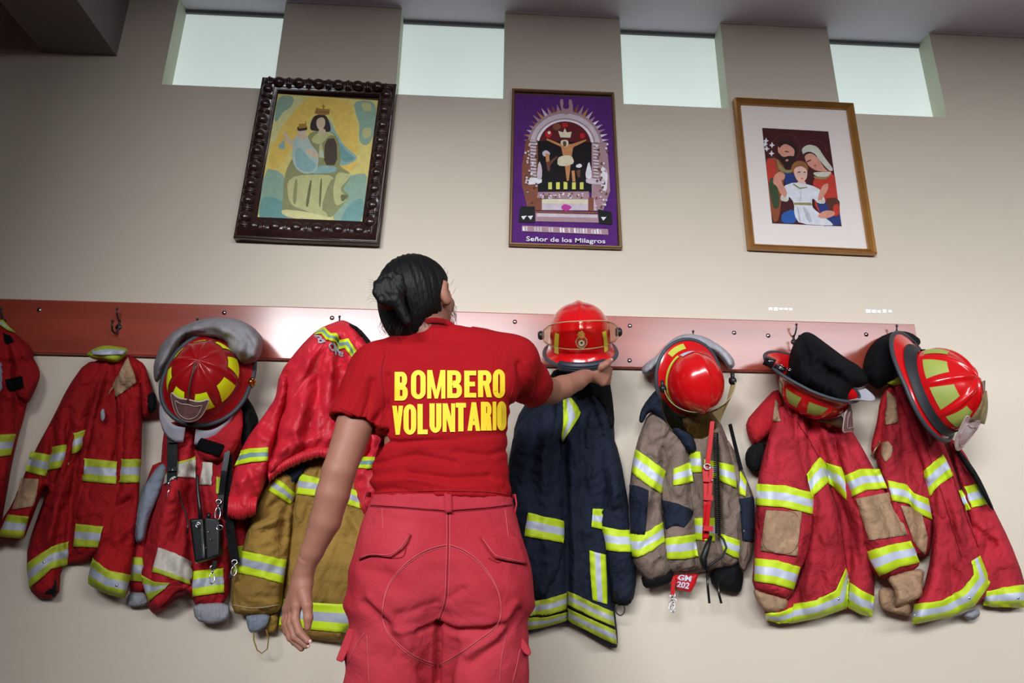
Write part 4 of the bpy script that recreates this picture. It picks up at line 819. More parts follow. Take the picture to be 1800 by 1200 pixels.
tq = piece('tag', [(1186, 1010), (1228, 1008), (1222, 1028), (1214, 1041), (1190, 1036)], redstrap, tg_, base=.06, thick=.012, R=8, rnd=0, step=4, wr=0)
text_px('lettering', 'GM', [(1193, 1010), (1216, 1012), (1214, 1022), (1191, 1019)], lambda p: hits(p, trees(tq), .003), silverw, tg_, offset=.03)
text_px('lettering', '202', [(1191, 1021), (1213, 1024), (1210, 1035), (1189, 1031)], lambda p: hits(p, trees(tq), .003), silverw, tg_, offset=.03)
kc = empty('snap_hook_on_strap', P(1182, 1020, -.07), 'small red strap with a chrome snap hook hanging below the brown coat sleeve', 'clip')
strap([(1184, 1012), (1182, 1045)], .012, -.07, 'short_strap', redstrap, kc, .004); clip((1182, 1048), -.07, kc, 26); clip((1184, 1058), -.075, kc, 18, 'key_ring')
bk = empty('black_suspender', P(1290, 740, -.10), 'thin black strap hanging beside the visor of the helmet on the brown coat', 'strap')
strap([(1283, 745), (1294, 790), (1303, 826)], .012, [-.13, -.10, -.09], 'webbing', black, bk, .003)

# ---- 8: right hand coat
c = coat((1580, 670), 'faded red coat at the right end, under the tilted helmet beyond the board')
r8 = piece('sleeve', [(1660, 760), (1690, 785), (1720, 840), (1745, 890), (1775, 950), (1800, 1015), (1808, 1067), (1765, 1067), (1728, 1064), (1712, 980), (1700, 900), (1680, 830)], red_faded, c, base=.02, thick=.06, R=30, radial=(1660, 700, 9, .008, 31), folds=[([(1715, 930), (1745, 955)], 7, -.015), ([(1740, 900), (1720, 960)], 10, .01)], seed=50)
l8 = piece('sleeve', [(1572, 690), (1592, 700), (1610, 760), (1640, 860), (1640, 920), (1634, 980), (1600, 975), (1570, 930), (1548, 840), (1538, 800), (1548, 750), (1558, 700)], red_faded, c, base=.045, thick=.06, R=28, radial=(1575, 660, 9, .006, 32), wr=.005, seed=51)
b8 = piece('body', [(1568, 674), (1592, 672), (1612, 690), (1640, 745), (1665, 790), (1682, 838), (1700, 900), (1722, 965), (1740, 1020), (1730, 1056), (1675, 1083), (1640, 1090), (1603, 1098), (1606, 1060), (1622, 1040), (1636, 980), (1640, 920), (1630, 860), (1600, 760), (1580, 710)], red_faded, c, base=.06, thick=.06, R=30, radial=(1578, 650, 14, .008, 34), folds=[([(1640, 850), (1640, 920), (1625, 1010)], 7, -.022), ([(1670, 880), (1680, 980)], 14, .012), ([(1600, 700), (1650, 850), (1700, 1000)], 7, -.010), ([(1695, 900), (1705, 950)], 6, -.012)], seed=52)
f8 = piece('raised_collar', [(1560, 678), (1570, 672), (1576, 700), (1570, 740), (1556, 775), (1534, 800), (1530, 786), (1542, 740), (1546, 705)], red_old, c, base=.05, thick=.035, R=12, seed=53)
patch('suede_patch', [(1559, 686), (1574, 700), (1578, 742), (1556, 748)], [l8, f8, b8], beige, c)
patch('suede_patch', [(1582, 888), (1618, 893), (1630, 945), (1626, 976), (1606, 952)], [l8, b8], beige, c)
patch('suede_badge', [(1551, 778), (1562, 775), (1569, 786), (1566, 802), (1556, 812), (1549, 800)], [l8, f8], beige, c)
piece('collar_band', [(1556, 672), (1572, 660), (1592, 664), (1588, 676), (1570, 678)], limeold, c, base=.09, thick=.02, R=8, step=4)
for t, bt, tg in (([(1560, 844), (1592, 851), (1608, 867), (1631, 876)], [(1569, 880), (1596, 885), (1612, 900), (1638, 914)], [l8, b8]), ([(1618, 833), (1640, 812), (1658, 798)], [(1631, 876), (1652, 852), (1675, 835)], b8), ([(1684, 862), (1692, 860)], [(1697, 899), (1707, 895)], [b8, r8]), ([(1695, 855), (1722, 849)], [(1708, 893), (1738, 885)], r8),
                  ([(1608, 1062), (1655, 1055), (1690, 1036), (1712, 1010), (1707, 986)], [(1603, 1097), (1670, 1083), (1712, 1064), (1741, 1024), (1722, 976)], b8), ([(1732, 1039), (1765, 1032), (1800, 1027)], [(1728, 1064), (1765, 1067), (1804, 1067)], r8)):
    strip('reflective_band', t, bt, tg, LSW, c)
for p in ((1609, 1081), (1703, 1050), (1789, 1050)): MB().ball(hits([p], trees([b8, r8]), .004)[0], (.004, .003, .004)).build('press_stud', chrome, c)
piece('dark_trim', [(1670, 775), (1684, 786), (1712, 822), (1728, 850), (1750, 900), (1738, 890), (1716, 850), (1690, 810)], black, c, base=.075, thick=.035, R=9, step=4)
piece('inner_sleeve', [(1690, 1078), (1720, 1068), (1724, 1080), (1712, 1090), (1698, 1088)], greyc, c, base=.03, thick=.03, R=9, step=4)
seam('seam', [(1596, 700), (1630, 790), (1660, 880), (1690, 980)], b8, c, cloth('dark_red_thread', (120, 24, 34)), .0011); seam('seam', [(1662, 800), (1695, 900), (1718, 960)], b8, c, MATS['dark_red_thread'], .0011)
MB().tube([P(1532, 802, -.10), P(1538, 790, -.105), P(1546, 778, -.11)], .003, 8).ball(P(1546, 776, -.11), (.004, .004, .004)).build('buckle', brass, c)

# ---- 7: red coat with suede patches
c = coat((1410, 680), 'faded red coat with suede elbow patches under the helmet stuffed with a black hood')
f7 = piece('raised_collar', [(1365, 680), (1378, 700), (1376, 740), (1350, 770), (1328, 786), (1315, 771), (1310, 741), (1332, 715)], red_old, c, base=.03, thick=.055, R=22, seed=60, wr=.003)
piece('black_glove', [(1316, 785), (1340, 772), (1350, 785), (1344, 820), (1330, 832), (1312, 822), (1309, 800)], black, c, base=.04, thick=.06, R=18, seed=61)
b7 = piece('body', [(1374, 705), (1400, 690), (1486, 738), (1512, 780), (1530, 830), (1535, 920), (1537, 1000), (1537, 1046), (1533, 1086), (1510, 1078), (1492, 1068), (1440, 1086), (1391, 1096), (1344, 1090), (1344, 1070), (1390, 1053), (1410, 1000), (1425, 900), (1380, 800)], red_faded, c, base=.03, thick=.07, R=34, radial=(1410, 660, 15, .009, 36), folds=[([(1425, 740), (1450, 810), (1478, 900), (1490, 1000), (1491, 1066)], 8, -.022), ([(1440, 900), (1420, 1040)], 12, .014), ([(1465, 880), (1460, 1040)], 10, .012), ([(1510, 900), (1520, 1040)], 12, .012)], seed=62)
l7 = piece('sleeve', [(1372, 706), (1356, 750), (1345, 785), (1330, 850), (1326, 970), (1321, 1035), (1350, 1046), (1388, 1056), (1408, 1000), (1428, 955), (1432, 900), (1428, 850), (1415, 800), (1400, 740)], red_faded, c, base=.075, thick=.06, R=30, radial=(1375, 680, 8, .004, 37), folds=[([(1395, 720), (1415, 800), (1430, 860)], 7, -.012), ([(1428, 945), (1405, 990)], 7, -.012)], wr=.003, seed=63)
r7 = piece('sleeve', [(1462, 740), (1490, 745), (1515, 785), (1545, 840), (1575, 900), (1597, 942), (1612, 975), (1618, 998), (1560, 1018), (1535, 1010), (1518, 970), (1500, 900), (1486, 850), (1470, 800)], red_faded, c, base=.075, thick=.065, R=30, radial=(1430, 690, 12, .005, 38), folds=[([(1480, 780), (1500, 850)], 8, .008), ([(1500, 790), (1530, 850)], 8, -.008)], wr=.003, seed=64)
cl7 = piece('cuff', [(1322, 1033), (1350, 1040), (1386, 1052), (1382, 1070), (1362, 1078), (1344, 1074), (1330, 1056)], beige, c, base=.08, thick=.045, R=14, step=4, seed=65)
cr7 = piece('cuff', [(1556, 1014), (1590, 1004), (1626, 998), (1622, 1025), (1622, 1050), (1596, 1060), (1572, 1069), (1574, 1040)], beige, c, base=.085, thick=.045, R=14, step=4, seed=66, wr=.008, ws=14)
piece('second_cuff', [(1543, 1030), (1575, 1034), (1602, 1060), (1602, 1083), (1575, 1078), (1546, 1069)], beige, c, base=.05, thick=.04, R=12, step=4, seed=67, wr=.006, ws=14)
patch('suede_patch', [(1346, 896), (1409, 899), (1401, 977), (1337, 968)], l7, beige, c)
patch('suede_patch', [(1505, 876), (1568, 864), (1596, 940), (1528, 950)], r7, beige, c)
patch('suede_patch', [(1362, 702), (1367, 708), (1372, 741), (1357, 741)], [l7, f7], beige, c)
for t, bt, tg in (([(1330, 850), (1380, 853), (1429, 866)], [(1329, 888), (1380, 892), (1429, 904)], l7), ([(1328, 981), (1365, 984), (1406, 996)], [(1326, 1021), (1360, 1026), (1394, 1036)], l7), ([(1417, 833), (1440, 803), (1452, 814)], [(1426, 876), (1446, 856), (1456, 847)], [b7, l7]), ([(1452, 812), (1478, 821), (1485, 836)], [(1456, 850), (1477, 867), (1489, 879)], [b7, r7]), ([(1485, 836), (1510, 824), (1546, 824)], [(1490, 878), (1520, 862), (1560, 858)], r7),
                  ([(1521, 970), (1560, 958), (1601, 950)], [(1546, 1012), (1580, 996), (1617, 988)], r7), ([(1395, 1062), (1431, 1055), (1468, 1037), (1486, 998)], [(1392, 1094), (1440, 1085), (1490, 1067), (1494, 1019)], b7), ([(1346, 1078), (1370, 1076), (1395, 1066)], [(1346, 1090), (1370, 1096), (1392, 1094)], b7), ([(1495, 1023), (1515, 1038), (1537, 1048)], [(1491, 1067), (1512, 1078), (1533, 1084)], b7)):
    strip('reflective_band', t, bt, tg, LSW, c)
MB().ball(hits([(1473, 1052)], trees(b7), .004)[0], (.004, .003, .004)).build('press_stud', chrome, c)
seam('seam', [(1400, 740), (1440, 800), (1475, 900), (1488, 1000)], b7, c, MATS['dark_red_thread'], .0012)
for q in ([(1346, 896), (1409, 899), (1401, 977), (1337, 968), (1346, 896)],): seam('stitching', q, l7, c, MATS['dark_red_thread'], .0008, .004)

# ------------------------------------------------------------------ helmets
hred = mat('helmet_red', (204, 16, 22), .22, .03, 5, coat=.6)
hdark = mat('helmet_dark_red', (150, 14, 22), .28, .10, 8, coat=.4)
trim = mat('helmet_rubber_trim', (58, 62, 70), .5, .1, 20)
hin = mat('helmet_liner', (20, 22, 30), .9, .2, 20)
clearm = mat('smoky_clear_visor', (232, 226, 200), .06, trans=1.0, ior=1.08)
shieldw = mat('frosted_eye_shield', (214, 212, 226), .30, trans=.45, ior=1.15)
ghost = mat('old_leather_shield', (112, 78, 76), .45, .35, 25, .2, 80, coat=.2)
limeh = mat('lime_tetrahedron', (228, 244, 24), .45, .04, 10)
limeg = mat('aged_lime_tetrahedron', (158, 170, 80), .5, .15, 10)

def basis(up, fr):
    z = Vector(up).normalized(); y = Vector(fr); y = (y-z*y.dot(z)).normalized(); x = y.cross(z); return Matrix((x, y, z)).transposed()
def vdir(pos, r, u, v):
    """world direction from (rightwards, upwards, towards the viewer) as seen where the helmet hangs"""
    ev = Vector(CAM)-Vector(pos); ev.normalize(); er = Vector((0, 0, 1)).cross(ev).normalized(); eu = ev.cross(er); return er*r+eu*u+ev*v
class Helmet:
    def __init__(s, name, label, pos, up, fr, style, mshell, sc=1.0, rear=.085, front=.03, side=.028, H=.150, a=.112, b=.138, droop=.02, brim_lift=0.0):
        s.e = empty(name, pos, label, 'helmet', 'firefighter helmets')
        s.e.rotation_euler = basis(vdir(pos, *up), vdir(pos, *fr)).to_euler(); s.e.scale = (sc, sc, sc); bpy.context.view_layer.update()
        s.M = s.e.matrix_world.copy(); s.style = style; s.H, s.a, s.b, s.rear, s.front, s.side, s.droop, s.lift = H, a, b, rear, front, side, droop, brim_lift
        s.ms = mshell; s.shell()
    def lk(s, mb, name, m, smooth=True, parent=None):
        o = mb.build(name, m, None, smooth); o.parent = parent or s.e; return o
    # theta 0 = front (+y), goes round; v 0 apex .. 1 crown base .. 2 brim edge
    def pt(s, th, v, off=0.0):
        sx, sy = math.sin(th), math.cos(th); bb = s.b; 
        if v <= 1:
            w = v*math.pi*.5*.96; n = .92 if s.style == 'A' else .80
            rx, ry = s.a*math.sin(w)**n, bb*math.sin(w)**n; z = s.H*math.cos(w)**(.86 if s.style == 'A' else .68)
            k = 0
            if s.style == 'A':
                for q in range(8):
                    d = (th-q*math.pi/4+math.pi) % (2*math.pi)-math.pi; k = max(k, math.exp(-(d*max(math.sin(w), .12)/.055)**2))
                k = k*.0065*min(1, (1-v)*5)
            else:
                xx = rx*sx; f = math.exp(-(xx/.012)**2); k = f*.007*min(1, (1-v)*4)
            r = 1+(k+off)/max(.05, math.hypot(rx*sx, ry*sy)+.03)
            nz = (k+off)*math.cos(w)
            nr = (k+off)*math.sin(w)
            l = math.hypot(sx, sy); return np.array([rx*sx+nr*sx, ry*sy+nr*sy, z+nz])
        t = v-1; fr_ = max(0, sy); re = max(0, -sy)
        ext = s.side+(s.front-s.side)*fr_**2+(s.rear-s.side)*re**1.6
        w = math.pi*.5*.96; z0 = s.H*math.cos(w)**(.86 if s.style == 'A' else .68); r0x, r0y = s.a*math.sin(w), bb*math.sin(w)
        z = z0*(1-t)**2 - s.droop*t*(.35+.65*re)*1.0 + s.lift*fr_**2*t
        return np.array([(r0x+ext*t+off)*sx, (r0y+ext*t+off)*sy, z+off*.5])
    def grid(s, vs, n=96, off=0.0):
        V = [s.pt(2*math.pi*i/n, v, off) for v in vs for i in range(n)]; F = []
        for j in range(len(vs)-1):
            for i in range(n): F.append((j*n+i, (j+1)*n+i, (j+1)*n+(i+1) % n, j*n+(i+1) % n))
        return V, F
    def shell(s):
        vs = [0.004]+[i/22 for i in range(1, 23)]+[1+i/6 for i in range(1, 7)]
        V, F = s.grid(vs); n = 96; mb = MB(); mb.add(V, F+[tuple(range(n))])
        # underside: brim bottom and inner bowl
        V2, F2 = s.grid([2, 1.5, 1.15, 1.0, .8, .6, .4, .2, .01], off=-.006); mb.add(V2, F2+[tuple(range(8*n, 9*n))])
        s.lk(mb, 'shell', s.ms)
        # liner inside
        V, F = s.grid([1.02, .9, .7, .5, .3, .02], off=-.016); k = len(V); mb = MB(); mb.add(V, F+[tuple(range(5*n, 6*n))]); 
        s.lk(mb, 'liner', hin)
        # rubber edge
        P_ = [s.pt(2*math.pi*i/n, 2.0, -.002) for i in range(n)]; mb = MB(); V = []; F = []; k = 8; r = .0065
        for i in range(n):
            t = P_[(i+1) % n]-P_[i-1]; t /= np.linalg.norm(t); o = np.array([math.sin(2*math.pi*i/n), math.cos(2*math.pi*i/n), 0]); z = np.cross(o, t); z /= np.linalg.norm(z)
            for j in range(k):
                w = 2*math.pi*j/k; V.append(P_[i]+o*math.cos(w)*r*1.15+z*math.sin(w)*r)
        for i in range(n):
            for j in range(k): F.append((i*k+j, i*k+(j+1) % k, ((i+1) % n)*k+(j+1) % k, ((i+1) % n)*k+j))
        mb.add(V, F); s.lk(mb, 'edge_trim', trim)
    def decal(s, name, th0, th1, v0, v1, m, off=.0016, taper=0.0, n=8, rot=0, hat=0):
        V = []; F = []
        for j in range(n+1):
            for i in range(n+1):
                v = v0+(v1-v0)*j/n; u = i/n; tt = (u-.5)*(1-taper*(1-j/n)); V.append(s.pt((th0+th1)/2+(th1-th0)*tt, v, off))
        for j in range(n):
            for i in range(n): a = j*(n+1)+i; F.append((a, a+n+1, a+n+2, a+1))
        mb = MB(); mb.add(V, F)
        return s.lk(mb, name, m)
    def band(s, name, v0, v1, m, th0=0, th1=2*math.pi, off=.003, n=72, rows=4):
        V = []; F = []
        for j in range(rows+1):
            for i in range(n+1): V.append(s.pt(th0+(th1-th0)*i/n, v0+(v1-v0)*j/rows, off))
        for j in range(rows):
            for i in range(n): a = j*(n+1)+i; F.append((a, a+n+1, a+n+2, a+1))
        mb = MB(); mb.add(V, F); return s.lk(mb, name, m)
    def tetra(s, m, skip=()):
        for q in range(8):
            if q in skip: continue
            c = (q+.5)*math.pi/4; s.decal('reflective_patch', c-.285, c+.285, .53, .86, m, taper=.32)
    def visor(s, name, c0, c1, r, top, bot, m, th=1.25, tilt=0.0, zoff=0.0, fwd=0.0, rim=True, sd=.35):
        """curved face shield in front; top/bot = z heights at centre"""
        V = []; F = []; n = 30; rows = 8
        for off in (0, .0022):
            for j in range(rows+1):
                for i in range(n+1):
                    a = -th+2*th*i/n; e = (abs(a)/th)**2.4; zt = top-(top-zoff)*sd*e; zb = bot+(zoff-bot)*.75*e**2.2; z = zt+(zb-zt)*j/rows
                    rx, ry = r[0]+off, r[1]+off; y = ry*math.cos(a)+fwd; x = rx*math.sin(a); V.append((x, y+tilt*(z-zoff)*max(0, math.cos(a))**.7, z))
        N = (n+1)*(rows+1)
        for o_ in (0, N):
            for j in range(rows):
                for i in range(n): a = o_+j*(n+1)+i; F.append((a, a+n+1, a+n+2, a+1) if o_ == 0 else (a, a+1, a+n+2, a+n+1))
        edge = [i for i in range(n+1)]+[(j+1)*(n+1)-1 for j in range(1, rows+1)]+[rows*(n+1)+i for i in range(n-1, -1, -1)]+[j*(n+1) for j in range(rows-1, 0, -1)]
        for k in range(len(edge)): a, b = edge[k], edge[(k+1) % len(edge)]; F.append((a, b, b+N, a+N))
        mb = MB(); mb.add(V, F); vo = s.lk(mb, name, m)
        if rim:
            pts = [np.array(V[k])+[0, .001, 0] for k in edge]; pts.append(pts[0]); t = MB(); t.tube(pts, .0016, 6); s.lk(t, 'visor_rim', mat('visor_rim', (176, 160, 120), .25), parent=vo)
        return vo
    def hinges(s, x, y, z, m=None):
        for sg in (-1, 1):
            t = MB(); t.tube([(sg*(x-.010), y, z), (sg*(x+.004), y, z), (sg*(x+.010), y, z)], [.013, .015, .009], 14); t.box((sg*x-.004, y-.03, z-.007), (sg*x+.004, y+.004, z+.007)); s.lk(t, 'hinge', m or mat('hinge_plastic', (26, 27, 30), .4))
    def frontshield(s, m, w=.056, h=.088, y0=.150, z0=.060, tilt=.25, mrim=None):
        """leather shield standing at the front, on a holder running to the apex"""
        out = [(-w, h*.46), (-w*.55, h*.40), (0, h*.52), (w*.55, h*.40), (w, h*.46), (w*.86, h*.05), (w*.62, -h*.34), (0, -h*.52), (-w*.62, -h*.34), (-w*.86, h*.05)]
        o = smoothpoly(out, 2); v2, F, _ = tri2d(o, .008)
        def f(p, d): x, z = p; return (x, y0+tilt*z*.9-x*x*6+d, z0+z)
        mb = MB(); n = len(v2); mb.add([f(p, .0035) for p in v2], [tuple(q)[::-1] for q in F]); mb.add([f(p, -.0015) for p in v2], F)
        e = [Vector(f(p, .001)) for p in o]; e.append(e[0]); sh = s.lk(mb, 'front_shield', m)
        t = MB(); t.tube(e, .0024, 6); s.lk(t, 'shield_rim', mrim or mat('shield_rim', (176, 160, 152), .5), parent=sh)
        t = MB(); e2 = [Vector(f((p[0]*.72, p[1]*.66), .0048)) for p in o]; e2.append(e2[0]); t.tube(e2, .0010, 6); s.lk(t, 'tooling', mrim or MATS['shield_rim'], parent=sh)
        # holder: a thin fin from the apex down to the shield's top
        pts = []; k = 10
        for i in range(k+1): v = .06+.62*i/k; q = s.pt(0, v, .004); pts.append(q)
        top = f((0, h*.50), .0); V = []; F = []
        for i, q in enumerate(pts):
            u = i/k; tp = np.array(pts[0])*(1-u)+np.array(top)*u+np.array([0, 0, .010*(1-u)]); 
            for sx in (-.002, .002): V.append((sx, q[1], q[2])); V.append((sx, max(tp[1], q[1]), max(tp[2], q[2]+.004)))
        for i in range(k): a = 4*i; F += [(a, a+1, a+5, a+4), (a+2, a+6, a+7, a+3), (a+1, a+3, a+7, a+5)]
        F.append((4*k, 4*k+1, 4*k+3, 4*k+2)); t = MB(); t.add(V, F); s.lk(t, 'shield_holder', mat('dark_brass', (96, 78, 66), .4, metal=.5))
        return sh

# helmet A: dark red with yellow patches, on coat 2
H = Helmet('firefighter_helmet', 'dark red helmet with bright yellow patches and old leather front shield', P(362, 672, -.165), (-.20, .40, .88), (-.16, -.9, .3), 'A', hdark, 1.0, rear=.075, front=.022, side=.026, H=.150, a=.104, b=.122)
H.tetra(limeh); H.frontshield(ghost, w=.056, h=.066, y0=.128, z0=.070, tilt=-.75)
for sg in (-1, 1):     # flip-down eye shields hanging under the brim
    V = []; F = []; n = 12
    for j in range(5):
        for i in range(n+1): a = (.12+.95*i/n)*sg; V.append((.125*math.sin(a), .150*math.cos(a)+.012*math.sin(i/n*math.pi), -.020-.012*j*(.5+.5*math.sin(math.pi*min(1, .15+i/n)))))
    for j in range(4):
        for i in range(n): a = j*(n+1)+i; F.append((a, a+n+1, a+n+2, a+1))
    V = [(x*(1.0+.018*(j_ // (n+1))), y*(1.0+.060*(j_ // (n+1))), z) for j_, (x, y, z) in enumerate(V)]
    mb = MB(); mb.add(V, F); o = H.lk(mb, 'eye_shield', shieldw); md = o.modifiers.new('s', 'SOLIDIFY'); md.thickness = .002
t = MB(); t.box((-.139, -.035, -.018), (-.127, -.018, .020)); t.tube([(-.128, -.028, -.026), (-.139, -.028, -.014), (-.143, -.028, .012), (-.138, -.028, .034)], .0045, 8); H.lk(t, 'brass_buckle', mat('brass', (206, 168, 84), .25, metal=1.0))

# helmet B: modern, held by the woman
H2 = Helmet('firefighter_helmet', 'glossy red helmet with round crest, held up in the right hand of the person', P(1020, 618, -.205), (-.01, .95, .30), (.04, -.3, .95), 'B', hred, 1.0, rear=.05, front=.024, side=.016, H=.158, a=.101, b=.126, droop=.008)
H2.visor('visor', 0, 0, (.120, .126), .142, .052, clearm, th=1.42, tilt=.10, zoff=.062, fwd=.014, sd=.85)
H2.hinges(.124, .006, .062)
for th_ in (-.86, .86): H2.decal('reflective_strip', th_-.10, th_+.10, .76, 1.0, mat('yellow_strip', (224, 214, 70), .4))
# crest
def disc(H, name, th, v, r, m, off, n=28, sc=1.0, star=0):
    c = H.pt(th, v, off); du = H.pt(th+.05, v, off)-c; dv = H.pt(th, v+.04, off)-c; du /= np.linalg.norm(du); dv /= np.linalg.norm(dv); k = (.05/np.linalg.norm(H.pt(th+.05, v, off)-c), .04/np.linalg.norm(H.pt(th, v+.04, off)-c))
    V = [c]+[H.pt(th+rr*math.cos(a)*k[0], v+rr*math.sin(a)*k[1]*sc, off) for a, rr in ((6.2832*i/n, r*(1+star*math.cos(6.2832*i/n*7))) for i in range(n))]
    mb = MB(); mb.add(V, [(0, i+1, (i+1) % n+1) for i in range(n)]); return H.lk(mb, name, m)
cr = [mat('crest_rim', (206, 196, 176), .4, .15, 60), mat('crest_red', (176, 50, 40), .4, .2, 60), mat('crest_white', (232, 230, 236), .35), mat('crest_gold', (190, 140, 80), .4, .3, 80), mat('crest_black', (26, 26, 30), .5)]
disc(H2, 'crest', 0, .84, .0190, cr[0], .0022, star=.03); disc(H2, 'crest_ring', 0, .84, .0160, cr[1], .0026, 28); disc(H2, 'crest_disc', 0, .856, .0098, cr[2], .0032); disc(H2, 'crest_crown', 0, .745, .0115, cr[3], .0032, 20, star=.12); disc(H2, 'crest_figure', 0, .852, .0042, cr[4], .0038, 14, star=.3)
t = MB()
for i in range(17):
    pass
pts = [H2.pt(-.62+1.24*i/16, 1.55, .004)+np.array([0, .004, -.010]) for i in range(17)]; t.tube(pts, .0115, 10, flat=1.5, flatdir=(0, 0, 1)); H2.lk(t, 'rubber_bumper', mat('bumper_rubber', (40, 46, 58), .45))
for k_ in range(3):
    t = MB(); t.tube([p+np.array([0, .0125, .008-.007*k_]) for p in pts[1:-1]], .0012, 6); H2.lk(t, 'bumper_rib', MATS['bumper_rubber'])
V = []; F = []; n = 40     # ear and neck curtain hanging below the rim
for j in range(4):
    for i in range(n+1): a = math.pi*.42+(math.pi*1.16)*i/n; q = H2.pt(a, 1.0, -.012); V.append((q[0]*(1-.02*j), q[1]*(1-.02*j), q[2]-.016*j-.006*math.sin(i/n*math.pi)))
for j in range(3):
    for i in range(n): a = j*(n+1)+i; F.append((a, a+n+1, a+n+2, a+1))
mb = MB(); mb.add(V, F); o = H2.lk(mb, 'neck_curtain', black); md = o.modifiers.new('s', 'SOLIDIFY'); md.thickness = .006

# helmet C: glossy red, on the brown coat
H3 = Helmet('firefighter_helmet', 'glossy plain red helmet with smoky visor hanging over the brown coat', P(1213, 671, -.150), (.40, -.12, .90), (.06, -.99, .0), 'B', hred, .90, rear=.045, front=.018, side=.030, H=.150, a=.098, b=.112)
H3.visor('visor', 0, 0, (.134, .132), .092, .016, mat('smoky_visor', (196, 184, 140), .08, trans=1.0, ior=1.08), th=1.5, tilt=-1.55, zoff=.070, fwd=.0)
H3.hinges(.134, .004, .066)
yl = mat('yellow_green_strip', (190, 192, 70), .45, .1, 20)
H3.band('reflective_strip', .97, 1.07, yl, th0=.60, th1=2.65, off=.0030); H3.band('reflective_strip', 1.22, 1.62, yl, th0=2.50, th1=3.05, off=.003, n=20); H3.band('white_strip', .90, 1.0, silverw, th0=2.70, th1=3.2, off=.0028, n=20); H3.band('white_strip', .90, .97, silverw, th0=3.4, th1=3.9, off=.0028, n=20)

# helmet D: turned over, with black hood stuffed inside
H4 = Helmet('firefighter_helmet', 'overturned red helmet with a black hood stuffed inside', P(1437, 672, -.200), (-.46, -.80, -.34), (.82, -.56, .1), 'A', hred, .84, rear=.085, front=.022, side=.026, H=.135, a=.108, b=.135)
H4.tetra(limeg, skip=(0, 7)); H4.frontshield(ghost, w=.062, h=.092, y0=.160, z0=.075, tilt=.6)
mb = MB(); V = []; F = []; n = 16
for j in range(5):
    for i in range(n+1): a = -.55+1.1*i/n; V.append((.130*math.sin(a), .150*math.cos(a)+.013*j*(1-.5*(2*i/n-1)**2), -.010-.006*j))
for j in range(4):
    for i in range(n): a = j*(n+1)+i; F.append((a, a+n+1, a+n+2, a+1))
mb.add(V, F); o = H4.lk(mb, 'eye_shield', shieldw); md = o.modifiers.new('s', 'SOLIDIFY'); md.thickness = .002
# chin strap buckle at the rear
t = MB(); t.box((-.115, -.150, -.034), (-.085, -.110, -.020)); t.box((-.125, -.19, -.05), (-.095, -.155, -.02)); H4.lk(t, 'strap', leather)
t = MB(); t.ring((-.100, -.130, -.036), (.012, 0, 0), (0, .010, 0), .002, 16, 6).ring((-.080, -.10, -.030), (.010, 0, 0), (0, .008, 0), .002, 16, 6); H4.lk(t, 'buckle', chrome)

# helmet E: right end
H5 = Helmet('firefighter_helmet', 'red helmet with black strap tilted over the coat at the right end', P(1634, 690, -.20), (.92, .22, .34), (.50, -.78, .36), 'A', hred, 1.03, rear=.085, front=.022, side=.026, H=.138, a=.112, b=.134)
H5.tetra(limeg); sh5 = H5.frontshield(mat('white_leather_shield', (206, 196, 196), .5, .15, 30, rgb2=(170, 110, 112)), w=.056, h=.085, y0=.158, z0=.060, tilt=-.9)
H5.band('rubber_band', .93, 1.35, mat('black_rubber_band', (38, 38, 44), .6, .2, 20), off=.0045)
t = MB(); V = []; F = []; n = 10   # stained clear sheet stretched from the crest down to the shield
for j in range(9):
    for i in range(n+1):
        u = i/n*2-1; w_ = j/8; A_ = np.array([0, .045, .148]); B_ = np.array([u*.052, .158-.9*.038*.9, .060+.036]); q_ = A_*(1-w_)+B_*w_+np.array([0, .5, .5])*.018*math.sin(math.pi*w_)*(1-u*u*.5); q_[0] = u*.052*(.12+.88*w_); V.append(tuple(q_))
for j in range(8):
    for i in range(n): a = j*(n+1)+i; F.append((a, a+n+1, a+n+2, a+1))
t.add(V, F); o = H5.lk(t, 'visor', mat('stained_clear_visor', (170, 150, 110), .25, .3, 30, trans=.6, ior=1.1)); md = o.modifiers.new('s', 'SOLIDIFY'); md.thickness = .002
H5.decal('black_panel', math.pi/2-.5, math.pi/2+.1, 1.0, 1.0, trim) if False else None
for k_ in (1.25, 1.62): H5.decal('red_opening', 2*math.pi-k_-.05, 2*math.pi-k_+.05, 1.05, 1.24, hred, off=.006)

# ------------------------------------------------------------------ hoods lying over or in the helmets
c = piece('fire_hood', [(270, 662), (270, 639), (281, 608), (307, 579), (354, 560), (384, 557), (417, 560), (444, 573), (464, 595), (461, 617), (453, 635), (431, 643), (415, 637), (402, 619), (398, 602), (373, 593), (330, 593), (320, 600), (312, 613), (294, 645), (281, 667), (274, 674)], mat('grey_hood_cloth', (138, 134, 138), .85, .22, 18, .2, 400), None, base=lambda x, y: .05+.05*np.clip((x-300)/120, 0, 1), thick=.13, R=26, wr=.007, ws=22, seed=80, folds=[([(320, 592), (370, 580), (415, 600)], 6, -.012), ([(415, 580), (440, 600), (430, 635)], 7, -.012), ([(435, 580), (455, 610)], 5, .010)])
tag(c, 'grey cloth hood draped over the dark red helmet with yellow patches', 'hood', 'hoods lying on the helmets')
c = piece('fire_hood', [(1127, 649), (1137, 636), (1156, 625), (1180, 596), (1205, 585), (1238, 590), (1271, 610), (1290, 630), (1292, 643), (1282, 652), (1268, 630), (1250, 616), (1198, 606), (1172, 612), (1158, 645), (1139, 662), (1130, 658)], mat('light_grey_hood_cloth', (168, 166, 174), .85, .15, 18, .2, 400), None, base=.045, thick=.11, R=22, wr=.006, ws=20, seed=81, folds=[([(1210, 590), (1250, 606), (1270, 625)], 5, -.012)])
tag(c, 'light grey hood over the back of the plain glossy helmet on the brown coat', 'hood', 'hoods lying on the helmets')
